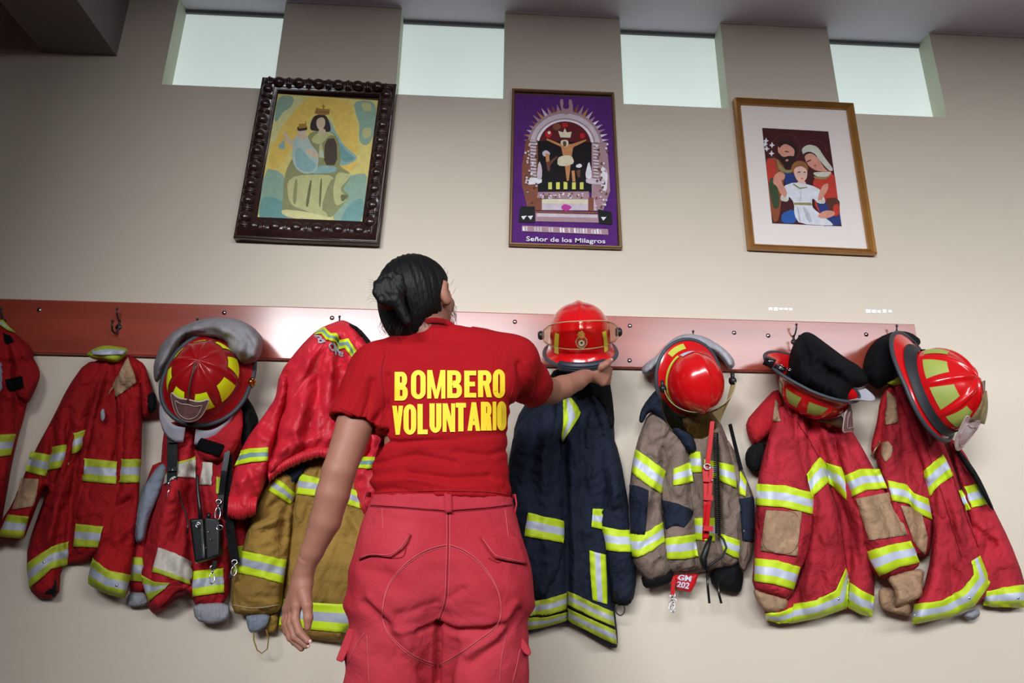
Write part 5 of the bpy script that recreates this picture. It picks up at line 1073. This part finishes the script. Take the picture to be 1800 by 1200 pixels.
bh = mat('black_hood_cloth', (17, 18, 22), .92, .25, 14, .35, 300, spec=.15)
c = piece('fire_hood', [(1401, 593), (1415, 582), (1429, 586), (1453, 604), (1488, 630), (1513, 644), (1527, 665), (1525, 674), (1513, 681), (1502, 681), (1496, 695), (1493, 712), (1460, 714), (1434, 700), (1408, 682), (1388, 662), (1385, 640), (1390, 615)], bh, None, base=.13, thick=.13, R=30, wr=.008, ws=22, seed=82, folds=[([(1410, 600), (1420, 640), (1440, 660)], 7, -.02), ([(1430, 600), (1480, 645)], 7, .015), ([(1440, 640), (1480, 670)], 8, -.014)])
tag(c, 'black hood crumpled inside the overturned helmet', 'hood', 'hoods lying on the helmets')
c = piece('fire_hood', [(1515, 650), (1523, 617), (1542, 594), (1573, 581), (1600, 583), (1623, 600), (1600, 620), (1590, 650), (1576, 672), (1557, 675), (1544, 686), (1529, 675), (1518, 668)], bh, None, base=.05, thick=.11, R=34, wr=.005, seed=83)
tag(c, 'black hood hanging behind the tilted helmet at the right end of the board', 'hood', 'hoods lying on the helmets')

# ------------------------------------------------------------------ the woman seen from behind
skin = mat('skin', (158, 108, 90), .48, .08, 18, .08, 500, spec=.35); skin.node_tree.nodes['Principled BSDF'].inputs['Subsurface Weight'].default_value = .06
skin.node_tree.nodes['Principled BSDF'].inputs['Subsurface Radius'].default_value = (.012, .005, .003)
hairm = mat('black_hair', (11, 10, 12), .55, .3, 40, .35, 160, spec=.3, stretch=(1, 1, .25))
shirtm = mat('red_cotton_jersey', (156, 17, 25), .85, .05, 8, .35, 16, spec=.15, bdist=.02)
pantm = mat('faded_red_twill_trousers', (182, 58, 70), .85, .14, 5, .4, 18, spec=.15, bdist=.02, rgb2=(166, 40, 53))
person = empty('person', (-.08, -.66, 0), 'person with black hair bun, red T-shirt and red cargo trousers reaching for a helmet', 'person')
V3 = lambda x, y, Y: P(x, y, Y)
YB = -.66
hc = P(733, 522, -.655)                                    # head centre
hf = np.array([.46, .86, .22]); hf /= np.linalg.norm(hf); hu = np.array([-.20, -.12, .97]); hu -= hf*(hu@hf); hu /= np.linalg.norm(hu); hr = np.cross(hf, hu)
HR = np.array([hr, hf, hu]).T
def hp(x, y, z): return hc+hr*x+hf*y+hu*z
# --- body
B = Field((-.52, -.86, .62), (.36, -.14, 1.64), .0042)
nb = P(768, 612, -.665)
B.prof([(P(0, py, YB)[2], (P(l, py, YB)[0]+P(r, py, YB)[0])/2, YB, (P(r, py, YB)[0]-P(l, py, YB)[0])/2-.012, .085, .080) for py, l, r in ((1040, 625, 925), (980, 632, 918), (900, 660, 900), (820, 668, 884), (760, 668, 884), (700, 675, 890), (655, 680, 890))], .03)
B.cone(P(700, 640, YB), P(860, 632, YB), .06, .062, .04); B.cone(nb, hp(0, -.02, -.07), .055, .050, .03)
B.ell(hc, (.076, .096, .098), .02, HR); B.ell(hp(0, .030, -.052), (.058, .062, .066), .03, HR); B.cone(hp(0, .055, -.098), hp(0, .070, -.095), .020, .018, .02)     # skull, jaw, chin
B.cone(hp(0, .092, .0), hp(0, .106, -.030), .007, .012, .012); B.ell(hp(0, .088, .022), (.045, .010, .008), .012, HR); B.ell(hp(0, .092, -.060), (.020, .010, .007), .008, HR)  # nose, brow, lips
for sx in (-1, 1):
    B.ell(hp(sx*.031, .092, .008), (.014, .012, .009), .006, HR, sub=True); B.ell(hp(sx*.042, .072, -.022), (.022, .018, .018), .02, HR)
    Re = HR @ np.array(Matrix.Rotation(-.45*sx, 3, 'Z')); B.ell(hp(sx*.087, -.004, -.012), (.010, .019, .033), .008, Re); B.ell(hp(sx*.095, .004, -.010), (.006, .010, .018), .005, Re, sub=True); B.ell(hp(sx*.080, .0, -.036), (.006, .009, .010), .006, Re)
# left arm hanging
La = [P(662, 652, -.665), P(624, 745, -.70), P(596, 828, -.72), P(585, 868, -.715), P(572, 915, -.705), P(549, 968, -.69), P(534, 1006, -.675)]
B.chain(La, [.048, .0425, .0375, .0370, .0345, .0255, .0195], .006)
# right arm reaching to the helmet
Ra = [P(900, 642, -.655), P(938, 676, -.53), P(968, 688, -.42), P(990, 680, -.385), P(1014, 670, -.345), P(1034, 658, -.305)]
B.chain(Ra, [.048, .042, .036, .034, .0275, .0205], .006)
Vb, Fb = B.polygonise(); Vb = relax(Vb, Fb, 3)
# --- hands, finer
def hand(lo, hi, build, res=.0017):
    f = Field(lo, hi, res); build(f); V, F = f.polygonise(); return relax(V, F, 2), F
def lhand(f):
    w = P(534, 1006, -.675); f.chain([P(541, 985, -.683), w, P(530, 1028, -.67)], [.0235, .0205, .0215], .012)
    k = [P(522, 1064, -.688), P(516, 1068, -.674), P(510, 1070, -.660), P(506, 1068, -.646)]
    for q in k: f.cone(P(531, 1022, -.668), q, .017, .0125, .012)
    f.cone(P(534, 1030, -.680), P(537, 1050, -.692), .016, .014, .014)
    paths = [[(522, 1064), (519, 1088), (526, 1110), (541, 1126)], [(516, 1068), (511, 1094), (518, 1118), (538, 1134)], [(510, 1070), (505, 1096), (511, 1120), (530, 1139)], [(506, 1068), (501, 1090), (504, 1110), (517, 1130)]]
    for i, pth in enumerate(paths):
        Y = [-.688+.014*i, -.694+.014*i, -.700+.014*i, -.704+.014*i]; r = [.0100, .0092, .0082, .0068] if i < 3 else [.0088, .0080, .0070, .0058]
        f.chain([P(x, y, Y[j]) for j, (x, y) in enumerate(pth)], r, .004)
    f.chain([P(534, 1040, -.690), P(540, 1064, -.700), P(542, 1086, -.702), P(541, 1102, -.702)], [.0140, .0112, .0095, .0072], .005)
Vl, Fl = hand((-.44, -.75, .64), (-.30, -.60, .90), lhand)
def rhand(f):
    w = P(1034, 658, -.305); f.chain([P(1014, 670, -.345), w, P(1044, 655, -.293)], [.029, .0215, .023], .012)
    k = [P(1062, 650, -.262), P(1064, 657, -.270), P(1063, 664, -.278), P(1059, 671, -.284)]
    for q in k: f.cone(P(1042, 656, -.295), q, .019, .0145, .014)
    for i, q in enumerate(k):
        a = P(1071-i*1.0, 650+i*7, -.240-.006*i); b = P(1067-i, 642+i*7, -.212-.006*i); c_ = P(1058-i, 640+i*6, -.200-.005*i)
        f.chain([q, a, b, c_], [.0115, .0100, .0090, .0078], .0045)
    f.chain([P(1046, 650, -.305), P(1057, 644, -.322), P(1066, 639, -.324), P(1074, 633, -.315)], [.0150, .0115, .0096, .0078], .006)
Vr, Fr = hand(P(1036, 672, -.36)-np.array([.06, .05, .10]), P(1070, 650, -.25)+np.array([.07, .09, .09]), rhand)
n1 = len(Vb); n2 = n1+len(Vl)
body = mesh('body', np.vstack([Vb, Vl, Vr]), [tuple(q) for q in Fb]+[tuple(q+n1) for q in Fl]+[tuple(q+n2) for q in Fr], skin, person)
nailm = mat('fingernail', (206, 160, 150), .25)
m = MB()
for q, nn in ((P(1075, 632, -.322), .0045), (P(545, 1127, -.712), .004), (P(542, 1135, -.700), .004)): m.ball(q, (nn, nn*.5, nn), nu=10, nv=6)
m.build('fingernails', nailm, body)
m = MB()
for sx in (-1, 1): m.ball(hp(sx*.031, .082, .008), .0115, 0, 14, 10)
eo = m.build('eyes', mat('eye_white', (225, 220, 215), .2), body); m = MB()
for sx in (-1, 1): m.ball(hp(sx*.031, .090, .008), .0055, 0, 12, 8)
m.build('irises', mat('iris', (40, 24, 16), .15), body)
m = MB()
m.tube([hp(-.020, .1005, -.060), hp(-.008, .1035, -.057), hp(0, .104, -.059), hp(.008, .1035, -.057), hp(.020, .1005, -.060)], [.001, .003, .003, .003, .001], 8); m.build('lips', mat('lips', (150, 76, 70), .4), body)
# --- hair
def hair_disp(V):
    q = V-hc; a = q@hr; b = q@hf; c_ = q@hu; th = np.arctan2(a+.045, -(b-.02)); return .0009*np.sin(th*34+3*np.sin(c_*18)+2*np.sin(a*30))+.0006*np.sin(th*71+c_*30)
Hf = Field(hc-np.array([.17, .17, .16]), hc+np.array([.16, .16, .14]), .0028)
Hf.ell(hp(0, -.004, .012), (.089, .108, .099), .02, HR); Hf.ell(hp(-.010, -.045, -.045), (.068, .058, .070), .03, HR); Hf.ell(hp(-.012, -.042, -.088), (.040, .034, .040), .03, HR)
Hf.cut(hp(.0, .030, .02), hf*.95+hr*.10-hu*.35)
Hf.ell(hp(.110, .006, -.030), (.046, .034, .048), .008, HR, sub=True); Hf.ell(hp(-.106, .014, -.030), (.036, .030, .045), .008, HR, sub=True); Hf.ell(hp(.075, -.035, -.105), (.040, .050, .036), .02, HR, sub=True)
bc = P(686, 512, -.79)                                   # bun
Hf.ell(bc, (.036, .034, .046), .014)
for i in range(9):
    w0 = i/9*6.283; w1 = (i+1.35)/9*6.283; R_ = .028
    Hf.cone(bc+np.array([math.cos(w0)*R_, -.014-.008*math.sin(w0*2), math.sin(w0)*R_*1.25]), bc+np.array([math.cos(w1)*R_*.9, -.016-.006*math.cos(w1*2), math.sin(w1)*R_*1.2]), .013, .011, .004)
Hf.cone(bc+np.array([.02, -.012, -.03]), bc+np.array([.045, -.002, -.075]), .014, .010, .01)
Hf.cone(bc+np.array([-.005, -.026, .010]), bc+np.array([.018, -.024, -.012]), .012, .009, .004)
print('EAR', [proj([hp(sx*.09, .0, -.012)])[0] for sx in (-1, 1)], 'CH', proj([hp(0, .09, 0), hp(0, -.11, 0)])); hair = solid('hair', Hf, hairm, person, 1, hair_disp)
m = MB(); rs = random.Random(7)
def strand(a, mid, b, r=.00045): m.tube([a, a*.55+mid*.45, mid, mid*.5+b*.5+np.array([rs.uniform(-.003, .003), 0, 0]), b], [r, r, r*.9, r*.7, r*.3], 4)
for i in range(46):       # wisps at the nape, left
    x = rs.uniform(668, 706); y = rs.uniform(545, 572)+ (x-668)*.5; e = rs.uniform(8, 26); strand(P(x+8, y-14, -.735), P(x-2+rs.uniform(-5, 3), y+e*.5, -.74), P(x+rs.uniform(-4, 12), min(600, y+e+rs.uniform(0, 14)), -.735))
for i in range(26):       # wisps at the right cheek
    y = rs.uniform(520, 560); strand(P(786+rs.uniform(-4, 6), y, -.60), P(798+rs.uniform(-4, 5), y+18, -.60), P(800+rs.uniform(-6, 4), y+rs.uniform(26, 44), -.61))
for i in range(26):       # fly-aways over the crown
    t = rs.uniform(-.4, 3.3); r0 = 66; cx_, cy_ = 735, 523; a = (cx_+r0*math.cos(t)*.98, cy_-r0*math.sin(t)); b = (cx_+(r0+rs.uniform(3, 9))*math.cos(t+.12), cy_-(r0+rs.uniform(3, 9))*math.sin(t+.12)); strand(P(a[0]-3, a[1]+3, -.67), P((a[0]+b[0])/2, (a[1]+b[1])/2-2, -.67), P(b[0], b[1], -.67), .0003)
for i in range(10): strand(P(664, 495+i*4, -.79), P(656-rs.uniform(0, 6), 492+i*4, -.79), P(650-rs.uniform(0, 10), 490+i*5, -.79), .0003)
for i in range(22): strand(P(742+i*1.9, 556+rs.uniform(0, 6), -.722), P(741+i*2.0, 566, -.724), P(744+i*2.0, 574+rs.uniform(0, 4), -.720), .0004)
o = m.build('loose_strands', hairm, hair); o['kind'] = 'stuff'

# --- shirt
def rows(lst, Yc, df, db, grow=0.0):
    out = []
    for i, (py, l, r) in enumerate(lst):
        a, b = P(l, py, Yc), P(r, py, Yc); d1 = df[i] if isinstance(df, (list, tuple)) else df; d2 = db[i] if isinstance(db, (list, tuple)) else db
        out.append((a[2]*.5+b[2]*.5, (a[0]+b[0])/2, Yc, (b[0]-a[0])/2+grow, d1, d2))
    return out
Sf = Field((-.42, -.86, .96), (.22, -.40, 1.45), .0036)
Sf.prof(rows([(878, 655, 900), (855, 657, 897), (825, 655, 893), (790, 655, 892), (760, 657, 891), (730, 662, 893), (700, 666, 899), (668, 670, 900), (640, 690, 895)], YB, .105, [.105, .100, .098, .100, .104, .106, .104, .092, .07]), .02, 2.4)
Sf.cone(P(668, 648, YB), P(890, 640, YB), .060, .062, .05); Sf.cone(P(745, 612, YB), P(800, 606, YB), .052, .056, .05); Sf.cone(P(765, 618, YB), P(766, 598, YB), .062, .058, .02)
Sf.cone(P(700, 628, YB), P(662, 652, YB), .050, .058, .04); Sf.cone(P(850, 618, YB), P(905, 634, YB+.01), .055, .060, .04)
Sf.cone(P(672, 670, YB-.02), P(860, 668, YB-.02), .07, .07, .04)
Sf.chain([P(664, 652, -.665), P(646, 690, -.68), P(626, 737, -.695), P(612, 775, -.70)], [.058, .060, .0575, .056], .025)
Sf.chain([P(898, 640, -.655), P(925, 668, -.58), P(948, 688, -.49)], [.060, .0555, .054], .025)
a = P(624, 743, -.698); ax = P(612, 775, -.705)-P(638, 705, -.685); Sf_cut1 = (a, ax)
def cutlocal(F_, p, nrm, rad):
    p = np.array(p); nrm = np.array(nrm, float); nrm /= np.linalg.norm(nrm); sl, X, Y, Z = F_._blk(p-rad, p+rad)
    d = (X-p[0])*nrm[0]+(Y-p[1])*nrm[1]+(Z-p[2])*nrm[2]; rr = np.sqrt((X-p[0])**2+(Y-p[1])**2+(Z-p[2])**2); cur = F_.D[sl]; F_.D[sl] = np.where((d > 0) & (rr < rad*.98), np.maximum(cur, d.astype(np.float32)), cur)
cutlocal(Sf, P(624, 744, -.698), P(606, 785, -.705)-P(640, 700, -.685), .10)
cutlocal(Sf, P(947, 680, -.505), np.array([.72, .70, -.25]), .10)
# hollow ends so the arms come out of real openings
Sf.cone(P(626, 737, -.697), P(606, 790, -.708), .0515, .0515, .004, sub=True); Sf.cone(P(940, 678, -.53), P(975, 696, -.40), .0485, .0485, .004, sub=True)
sxy = P(778, 800, YB)
def shirt_disp(V):
    p = proj(V); x, y = p[:, 0], p[:, 1]; d = np.zeros(len(V)); back = np.clip((-.60-V[:, 1])/.03, 0, 1)
    txt = np.clip(1.15-np.clip((np.abs(x-790)-104)/20, -9, 1)*0, 0, 1)*np.where((x > 684) & (x < 896) & (y > 640) & (y < 772), .25, 1.0)
    def cr(pts, w, a):
        return a*np.exp(-(segdist(p, pts)/w)**2)
    for pts, w, a in (([(655, 768), (700, 778), (790, 770), (892, 762)], 5, -.0045), ([(655, 758), (720, 765), (800, 760), (890, 752)], 6, .003), ([(660, 815), (730, 800), (800, 812)], 6, -.004), ([(720, 832), (800, 840), (860, 836)], 5, -.0035), ([(655, 845), (720, 842), (800, 856), (880, 850)], 6, .0035), ([(800, 795), (860, 800), (895, 790)], 6, -.003),
                      ([(662, 740), (690, 700), (684, 660)], 7, -.005), ([(672, 745), (694, 710), (700, 680)], 7, .004), ([(900, 715), (880, 690), (885, 655)], 7, -.005), ([(890, 720), (872, 700), (868, 670)], 7, .003), ([(640, 735), (650, 700), (655, 670)], 6, -.004), ([(615, 725), (632, 690), (645, 660)], 7, .003), ([(915, 705), (918, 670), (912, 640)], 6, -.004), ([(930, 700), (936, 670), (925, 640)], 6, .003), ([(700, 610), (760, 640), (830, 615)], 8, -.0015), ([(655, 862), (690, 858), (760, 868)], 5, -.003)):
        d += cr(pts, w, a)
    d += .0016*wob(x/16, y/9, 5)*np.clip((y-740)/60, .25, 1)
    d += np.where((y > 860), .0004*np.sin(x/3.2), 0)
    return 1.8*d*back*txt
cutlocal(Sf, P(767, 590, YB), (0, .42, 1), .095); Sf.cone(P(767, 600, YB+.01), P(767, 560, YB+.03), .052, .054, .003, sub=True)
shirt = solid('shirt', Sf, shirtm, person, 3, shirt_disp)
# collar rib
m = MB(); nc = P(767, 592, YB); pts = [nc+np.array([math.cos(w)*.057, math.sin(w)*.056, .001-.42*.056*math.sin(w)]) for w in [6.2832*i/40 for i in range(41)]]
m.tube(pts, .0050, 8, flat=1.7, flatdir=(0, .3, 1), cap=False); m.build('collar_rib', shirtm, shirt)
def shem(pts, nm, tgt=None): seam(nm, pts, tgt or shirt, shirt, mat('red_thread', (150, 16, 24), .8), .0008, .0015)
shem([(598, 717), (625, 728), (656, 752)], 'sleeve_stitching'); shem([(940, 652), (944, 680), (936, 702)], 'sleeve_stitching'); shem([(658, 866), (720, 863), (790, 862), (860, 864), (898, 870)], 'hem_stitching')
shem([(668, 748), (676, 700), (668, 655), (676, 622)], 'armhole_seam'); shem([(893, 708), (905, 670), (900, 635), (896, 610)], 'armhole_seam')
# lettering: heavy condensed capitals
def glyph(ch, s, t):
    R = lambda x0, y0, x1, y1: [(x0, y0), (x1, y0), (x1, y1), (x0, y1)]
    def ringq(x0, y0, x1, y1, a0=0, a1=360, rx=None, ry=None):
        rx = rx or min((x1-x0)/2, .5); ry = ry or min((y1-y0)/2, .28); q = []; n = 28; P0 = []; P1 = []
        for i in range(n+1):
            a = math.radians(a0+(a1-a0)*i/n); c_, s_ = math.cos(a), math.sin(a)
            cx_ = (x1-rx) if c_ > 1e-6 else (x0+rx) if c_ < -1e-6 else (x0+x1)/2; cy_ = (y1-ry) if s_ > 1e-6 else (y0+ry) if s_ < -1e-6 else (y0+y1)/2
            P0.append((cx_+rx*c_, cy_+ry*s_)); P1.append((cx_+max(rx-s, .01)*c_, cy_+max(ry-t, .01)*s_))
        return [[P0[i], P0[i+1], P1[i+1], P1[i]] for i in range(n)]
    if ch == 'O': return ringq(0, 0, 1, 1)
    if ch == 'I': return [R(0, 0, 1, 1)]
    if ch == 'L': return [R(0, 0, s, 1), R(0, 0, 1, t)]
    if ch == 'E': return [R(0, 0, s, 1), R(0, 0, 1, t), R(0, 1-t, 1, 1), R(0, .5-t/2, .9, .5+t/2)]
    if ch == 'T': return [R(.5-s/2, 0, .5+s/2, 1), R(0, 1-t, 1, 1)]
    if ch == 'U': return [R(0, .3, s, 1), R(1-s, .3, 1, 1)]+ringq(0, 0, 1, .6, 180, 360, ry=.28)
    if ch == 'N': return [R(0, 0, s*.9, 1), R(1-s*.9, 0, 1, 1), [(0, 1), (s*1.1, 1), (1, 0), (1-s*1.1, 0)]]
    if ch == 'V': return [[(0, 1), (s, 1), (.5+s*.45, 0), (.5-s*.45, 0)], [(1-s, 1), (1, 1), (.5+s*.45, 0), (.5-s*.45, 0)]]
    if ch == 'A': return [[(.5-s*.5, 1), (.5+s*.5, 1), (s, 0), (0, 0)], [(.5-s*.5, 1), (.5+s*.5, 1), (1, 0), (1-s, 0)], R(.25, .2, .75, .2+t*.9)]
    if ch == 'M': return [R(0, 0, s*.8, 1), R(1-s*.8, 0, 1, 1), [(0, 1), (s*.95, 1), (.5+s*.3, 0), (.5-s*.3, 0)], [(1-s*.95, 1), (1, 1), (.5+s*.3, 0), (.5-s*.3, 0)]]
    if ch == 'B': return [R(0, 0, s, 1)]+ringq(-.2, .46, .95, 1, -90, 90, rx=.42, ry=.24)+ringq(-.2, 0, 1, .54, -90, 90, rx=.42, ry=.24)+[R(.2, 1-t, .53, 1), R(.2, 0, .58, t), R(.2, .46, .55, .54)]
    if ch == 'R': return [R(0, 0, s, 1), R(.2, 1-t, .56, 1), R(.2, .44, .56, .44+t), [(.42, .46), (.42+s, .50), (1, 0), (1-s, 0)]]+ringq(-.2, .44, .97, 1, -90, 90, rx=.42, ry=.25)
yel = mat('yellow_print', (244, 206, 36), .6, .02, 30)
def letter(ch, x0, y0, x1, y1, sl=0.0):
    V = []; F = []; n = 5; s = min(.9, 9.2/(x1-x0)); t = 8.2/(y1-y0)
    if ch in 'VAN': s *= .85
    for q in glyph(ch, s, t):
        q = np.array(q, float); big = np.abs(q.max(0)-q.min(0)); nu = max(1, int(big.max()*10)); k = len(V)
        L = [q[1]-q[0], q[3]-q[0]]; n0 = max(1, int(max(abs(L[0][0])*(x1-x0), abs(L[0][1])*(y1-y0))/4.5)); n1 = max(1, int(max(abs(L[1][0])*(x1-x0), abs(L[1][1])*(y1-y0))/4.5))
        for j in range(n1+1):
            for i in range(n0+1): u, v = i/n0, j/n1; V.append((q[0]*(1-u)+q[1]*u)*(1-v)+(q[3]*(1-u)+q[2]*u)*v)
        for j in range(n1):
            for i in range(n0): a = k+j*(n0+1)+i; F.append((a, a+1, a+n0+2, a+n0+1))
    V = np.array(V); px = np.c_[x0+V[:, 0]*(x1-x0)+sl*(1-V[:, 1]), y1-V[:, 1]*(y1-y0)]
    return mesh('letter', hits(px, trees(shirt), .0022), F, yel, shirt)
for a in (('B', 694, 653.5, 717, 704), ('O', 722.5, 650.5, 748.5, 701.5), ('M', 751, 650.5, 783, 700.5), ('B', 786, 651, 812, 699.5), ('E', 816, 651.5, 837, 698.5), ('R', 840, 651, 864.5, 698), ('O', 866, 649, 887.5, 699.5),
          ('V', 690, 713, 709, 764), ('O', 709.5, 710.5, 732, 764), ('L', 734, 710, 752, 763), ('U', 755, 709, 776, 760.5), ('N', 778, 709, 800, 759), ('T', 801, 708, 819, 758), ('A', 821.5, 707, 844, 757), ('R', 845, 706, 864, 756.5), ('I', 865.5, 705.5, 872, 756), ('O', 873, 705, 889.5, 756.5)): letter(*a)

# --- trousers
Tf = Field((-.36, -.88, .02), (.22, -.48, 1.03), .0042)
Tf.prof(rows([(868, 658, 899), (885, 652, 902), (900, 645, 906), (925, 636, 913), (950, 630, 918), (985, 625, 924), (1020, 621, 928), (1060, 620, 928)], -.655, [.10, .10, .102, .105, .108, .11, .11, .10], [.100, .102, .105, .112, .120, .128, .125, .11]), .03, 2.5)
for (x, y), kn in (((700, 1075), -.172), ((846, 1075), .012)):
    h = P(x, y, -.665); Tf.chain([h, np.array([kn, -.66, .50]), np.array([kn, -.655, .10])], [.106, .090, .078], .05)
Tf.ell(P(706, 1010, -.700), (.088, .078, .088), .05); Tf.ell(P(848, 1010, -.700), (.088, .078, .088), .05)
Tf.ell(P(706, 1048, -.700), (.080, .070, .060), .04); Tf.ell(P(848, 1048, -.700), (.080, .070, .060), .04)
Tf.cone(P(777, 1010, -.855), P(770, 1095, -.80), .010, .022, .035, sub=True); Tf.cone(P(770, 1098, -.775), P(768, 1240, -.70), .016, .030, .03, sub=True)
Tf.cone(P(655, 1125, -.67), P(648, 1240, -.66), .045, .050, .03); Tf.cone(P(886, 1125, -.67), P(888, 1240, -.66), .045, .050, .03)
Tf.cone(P(770, 1104, -.770), P(767, 1260, -.72), .010, .028, .025, sub=True)
Tf.cut((0, 0, P(780, 869, -.76)[2]+.004), (0, 0, 1))
def pant_disp(V):
    p = proj(V); x, y = p[:, 0], p[:, 1]; d = np.zeros(len(V)); back = np.clip((-.62-V[:, 1])/.04, 0, 1)
    for pts, w, a in (([(771, 1096), (770, 1140), (768, 1205)], 5, -.016), ([(735, 1108), (760, 1100), (772, 1096)], 5, -.009), ([(690, 1108), (735, 1104), (765, 1096)], 8, .004), ([(772, 1096), (800, 1108), (850, 1110), (900, 1090)], 6, -.006), ([(775, 1085), (810, 1095), (860, 1095)], 9, .004), ([(700, 1080), (740, 1070), (768, 1060)], 9, -.004), ([(790, 1050), (815, 1035)], 6, -.004), ([(640, 1060), (680, 1100), (700, 1140)], 7, -.005), ([(650, 1050), (695, 1095), (720, 1135)], 8, .004), ([(905, 1060), (870, 1120), (820, 1150)], 7, .005), ([(915, 1075), (880, 1130), (830, 1165)], 7, -.005), ([(660, 900), (700, 915), (760, 920)], 5, -.0015), ([(640, 1000), (690, 1010)], 8, -.002), ([(700, 1150), (740, 1180)], 8, -.004), ([(800, 1130), (790, 1190)], 8, -.004), ([(786, 905), (788, 980), (784, 1060), (772, 1090)], 3, -.0022)):
        d += a*np.exp(-(segdist(p, pts)/w)**2)
    d += .0022*wob(x/18, y/14, 11)*np.clip((y-930)/80, .2, 1)
    return 1.5*d*back
pants = solid('trousers', Tf, pantm, person, 3, pant_disp)
pth = mat('pink_thread', (216, 100, 110), .8); pdk = mat('dark_seam', (150, 22, 40), .9)
def ps(pts, n='stitching', m=pth, w=.0006, off=.0012, dx=0, dy=0): return seam(n, [(x+dx, y+dy) for x, y in pts], pants, pants, m, w, off)
AL = [(786, 957), (760, 962), (737, 972), (715, 988), (699, 1004), (684, 1024), (676, 1046), (672, 1070), (673, 1090), (680, 1108), (692, 1123), (720, 1148), (745, 1160), (766, 1167)]
AR = [(790, 957), (812, 964), (835, 979), (852, 997), (867, 1018), (877, 1040), (881, 1062), (880, 1080), (876, 1095), (862, 1110), (842, 1123), (820, 1140), (797, 1154), (772, 1168)]
for A_ in (AL, AR): ps(A_); ps(A_, dx=0, dy=4); ps(A_, 'seam', pdk, .0009, .0008, dy=2)
CSM = [(788, 902), (788, 950), (787, 1000), (785, 1056), (774, 1085), (770, 1096)]
ps(CSM, dx=-3); ps(CSM, dx=3); ps(CSM, 'seam', pdk, .0012, .0006)
WB = [(651, 890), (685, 892), (720, 894), (786, 900), (832, 897), (870, 893), (900, 888)]
ps(WB, 'waist_seam', pdk, .0012, .0006); ps(WB, dy=-3)
def pflap(name, outl, th=.006, lift=None):
    o = patch(name, outl, pants, pantm, pants, off=th, step=5, rnd=0); BV[o.name] = BVHTree.FromPolygons([tuple(v.co) for v in o.data.vertices], [tuple(p.vertices) for p in o.data.polygons]); return o
strip_w = strip('waistband', [(654, 870), (700, 868), (786, 868), (850, 869), (900, 875)], [(652, 888), (700, 891), (786, 898), (850, 893), (901, 887)], pants, [pantm], pants, cuts=(0, 1), mi=(0,), off=.0035)
f1_ = pflap('pocket_flap', [(639, 934), (674, 930), (723, 938), (716, 955), (708, 965), (687, 980), (665, 977), (650, 977), (632, 984)]); f2_ = pflap('pocket_flap', [(844, 944), (880, 942), (912, 945), (918, 962), (925, 992), (905, 988), (888, 985), (869, 981), (855, 962)])
for f_, L in ((f1_, [(634, 980), (650, 973), (686, 976), (705, 962), (718, 942)]), (f2_, [(848, 946), (858, 960), (871, 977), (890, 981), (921, 988)])): seam('stitching', L, f_, f_, pth, .0006, .0012)
for q in ([(686, 981), (710, 980), (714, 962)], [(858, 980), (878, 990), (880, 986)]): ps(q, 'pocket_edge', pdk, .0012, .001)
lp = pflap('belt_loop', [(781, 868), (794, 868), (795, 901), (782, 901)], .007)
for x, y, Y in ((655, 882, -.665), (897, 886, -.665)):
    a = P(x, y-12, Y); b = P(x, y+14, Y); ox = np.array([-.012 if x < 700 else .010, -.03, 0]); MB().tube([a+ox*.3, a+ox, (a+b)/2+ox*1.25, b+ox, b+ox*.3], .006, 8, flat=.35, flatdir=(1, 0, 0)).build('belt_loop', pantm, pants)
# cargo pockets standing out at the thighs
def cargo(pts, Y0, sgn):
    q = [P(x, y, Y0) for x, y in pts]; m_ = MB(); k = len(q); V = [p+np.array([0, -.02, 0]) for p in q]+[p+np.array([sgn*.004, .10, 0]) for p in q]
    m_.add(V, [tuple(range(k)), tuple(range(2*k-1, k-1, -1))]+[(i, i+k, (i+1) % k+k, (i+1) % k) for i in range(k)]); o = m_.build('cargo_flap', pantm, pants, False); md = o.modifiers.new('b', 'BEVEL'); md.width = .003; md.segments = 2; return o
cargo([(614, 1103), (638, 1105), (630, 1120), (614, 1143), (605, 1162), (593, 1158)], -.70, -1); cargo([(899, 1109), (912, 1111), (924, 1128), (933, 1144), (930, 1151), (921, 1147), (907, 1126)], -.70, 1)
for L in ([(645, 1116), (647, 1160), (649, 1200)], [(612, 1165), (622, 1140), (640, 1112)], [(890, 1115), (880, 1160), (878, 1200)], [(914, 1140), (908, 1170), (900, 1200)]): ps(L)
ps([(672, 893), (673, 930)]); ps([(888, 897), (893, 942)])
# shoes, below the frame but part of the figure
for kn in (-.172, .012):
    m = MB(); m.ball((kn, -.60, .048), (.046, .125, .044)); m.tube([(kn, -.655, .03), (kn, -.655, .15)], [.045, .050], 16); m.tube([(kn, -.62, .0), (kn, -.62, .02)], [.040, .042], 16); m.box((kn-.036, -.70, 0), (kn+.036, -.52, .02)); o = m.build('boot', leather, person)
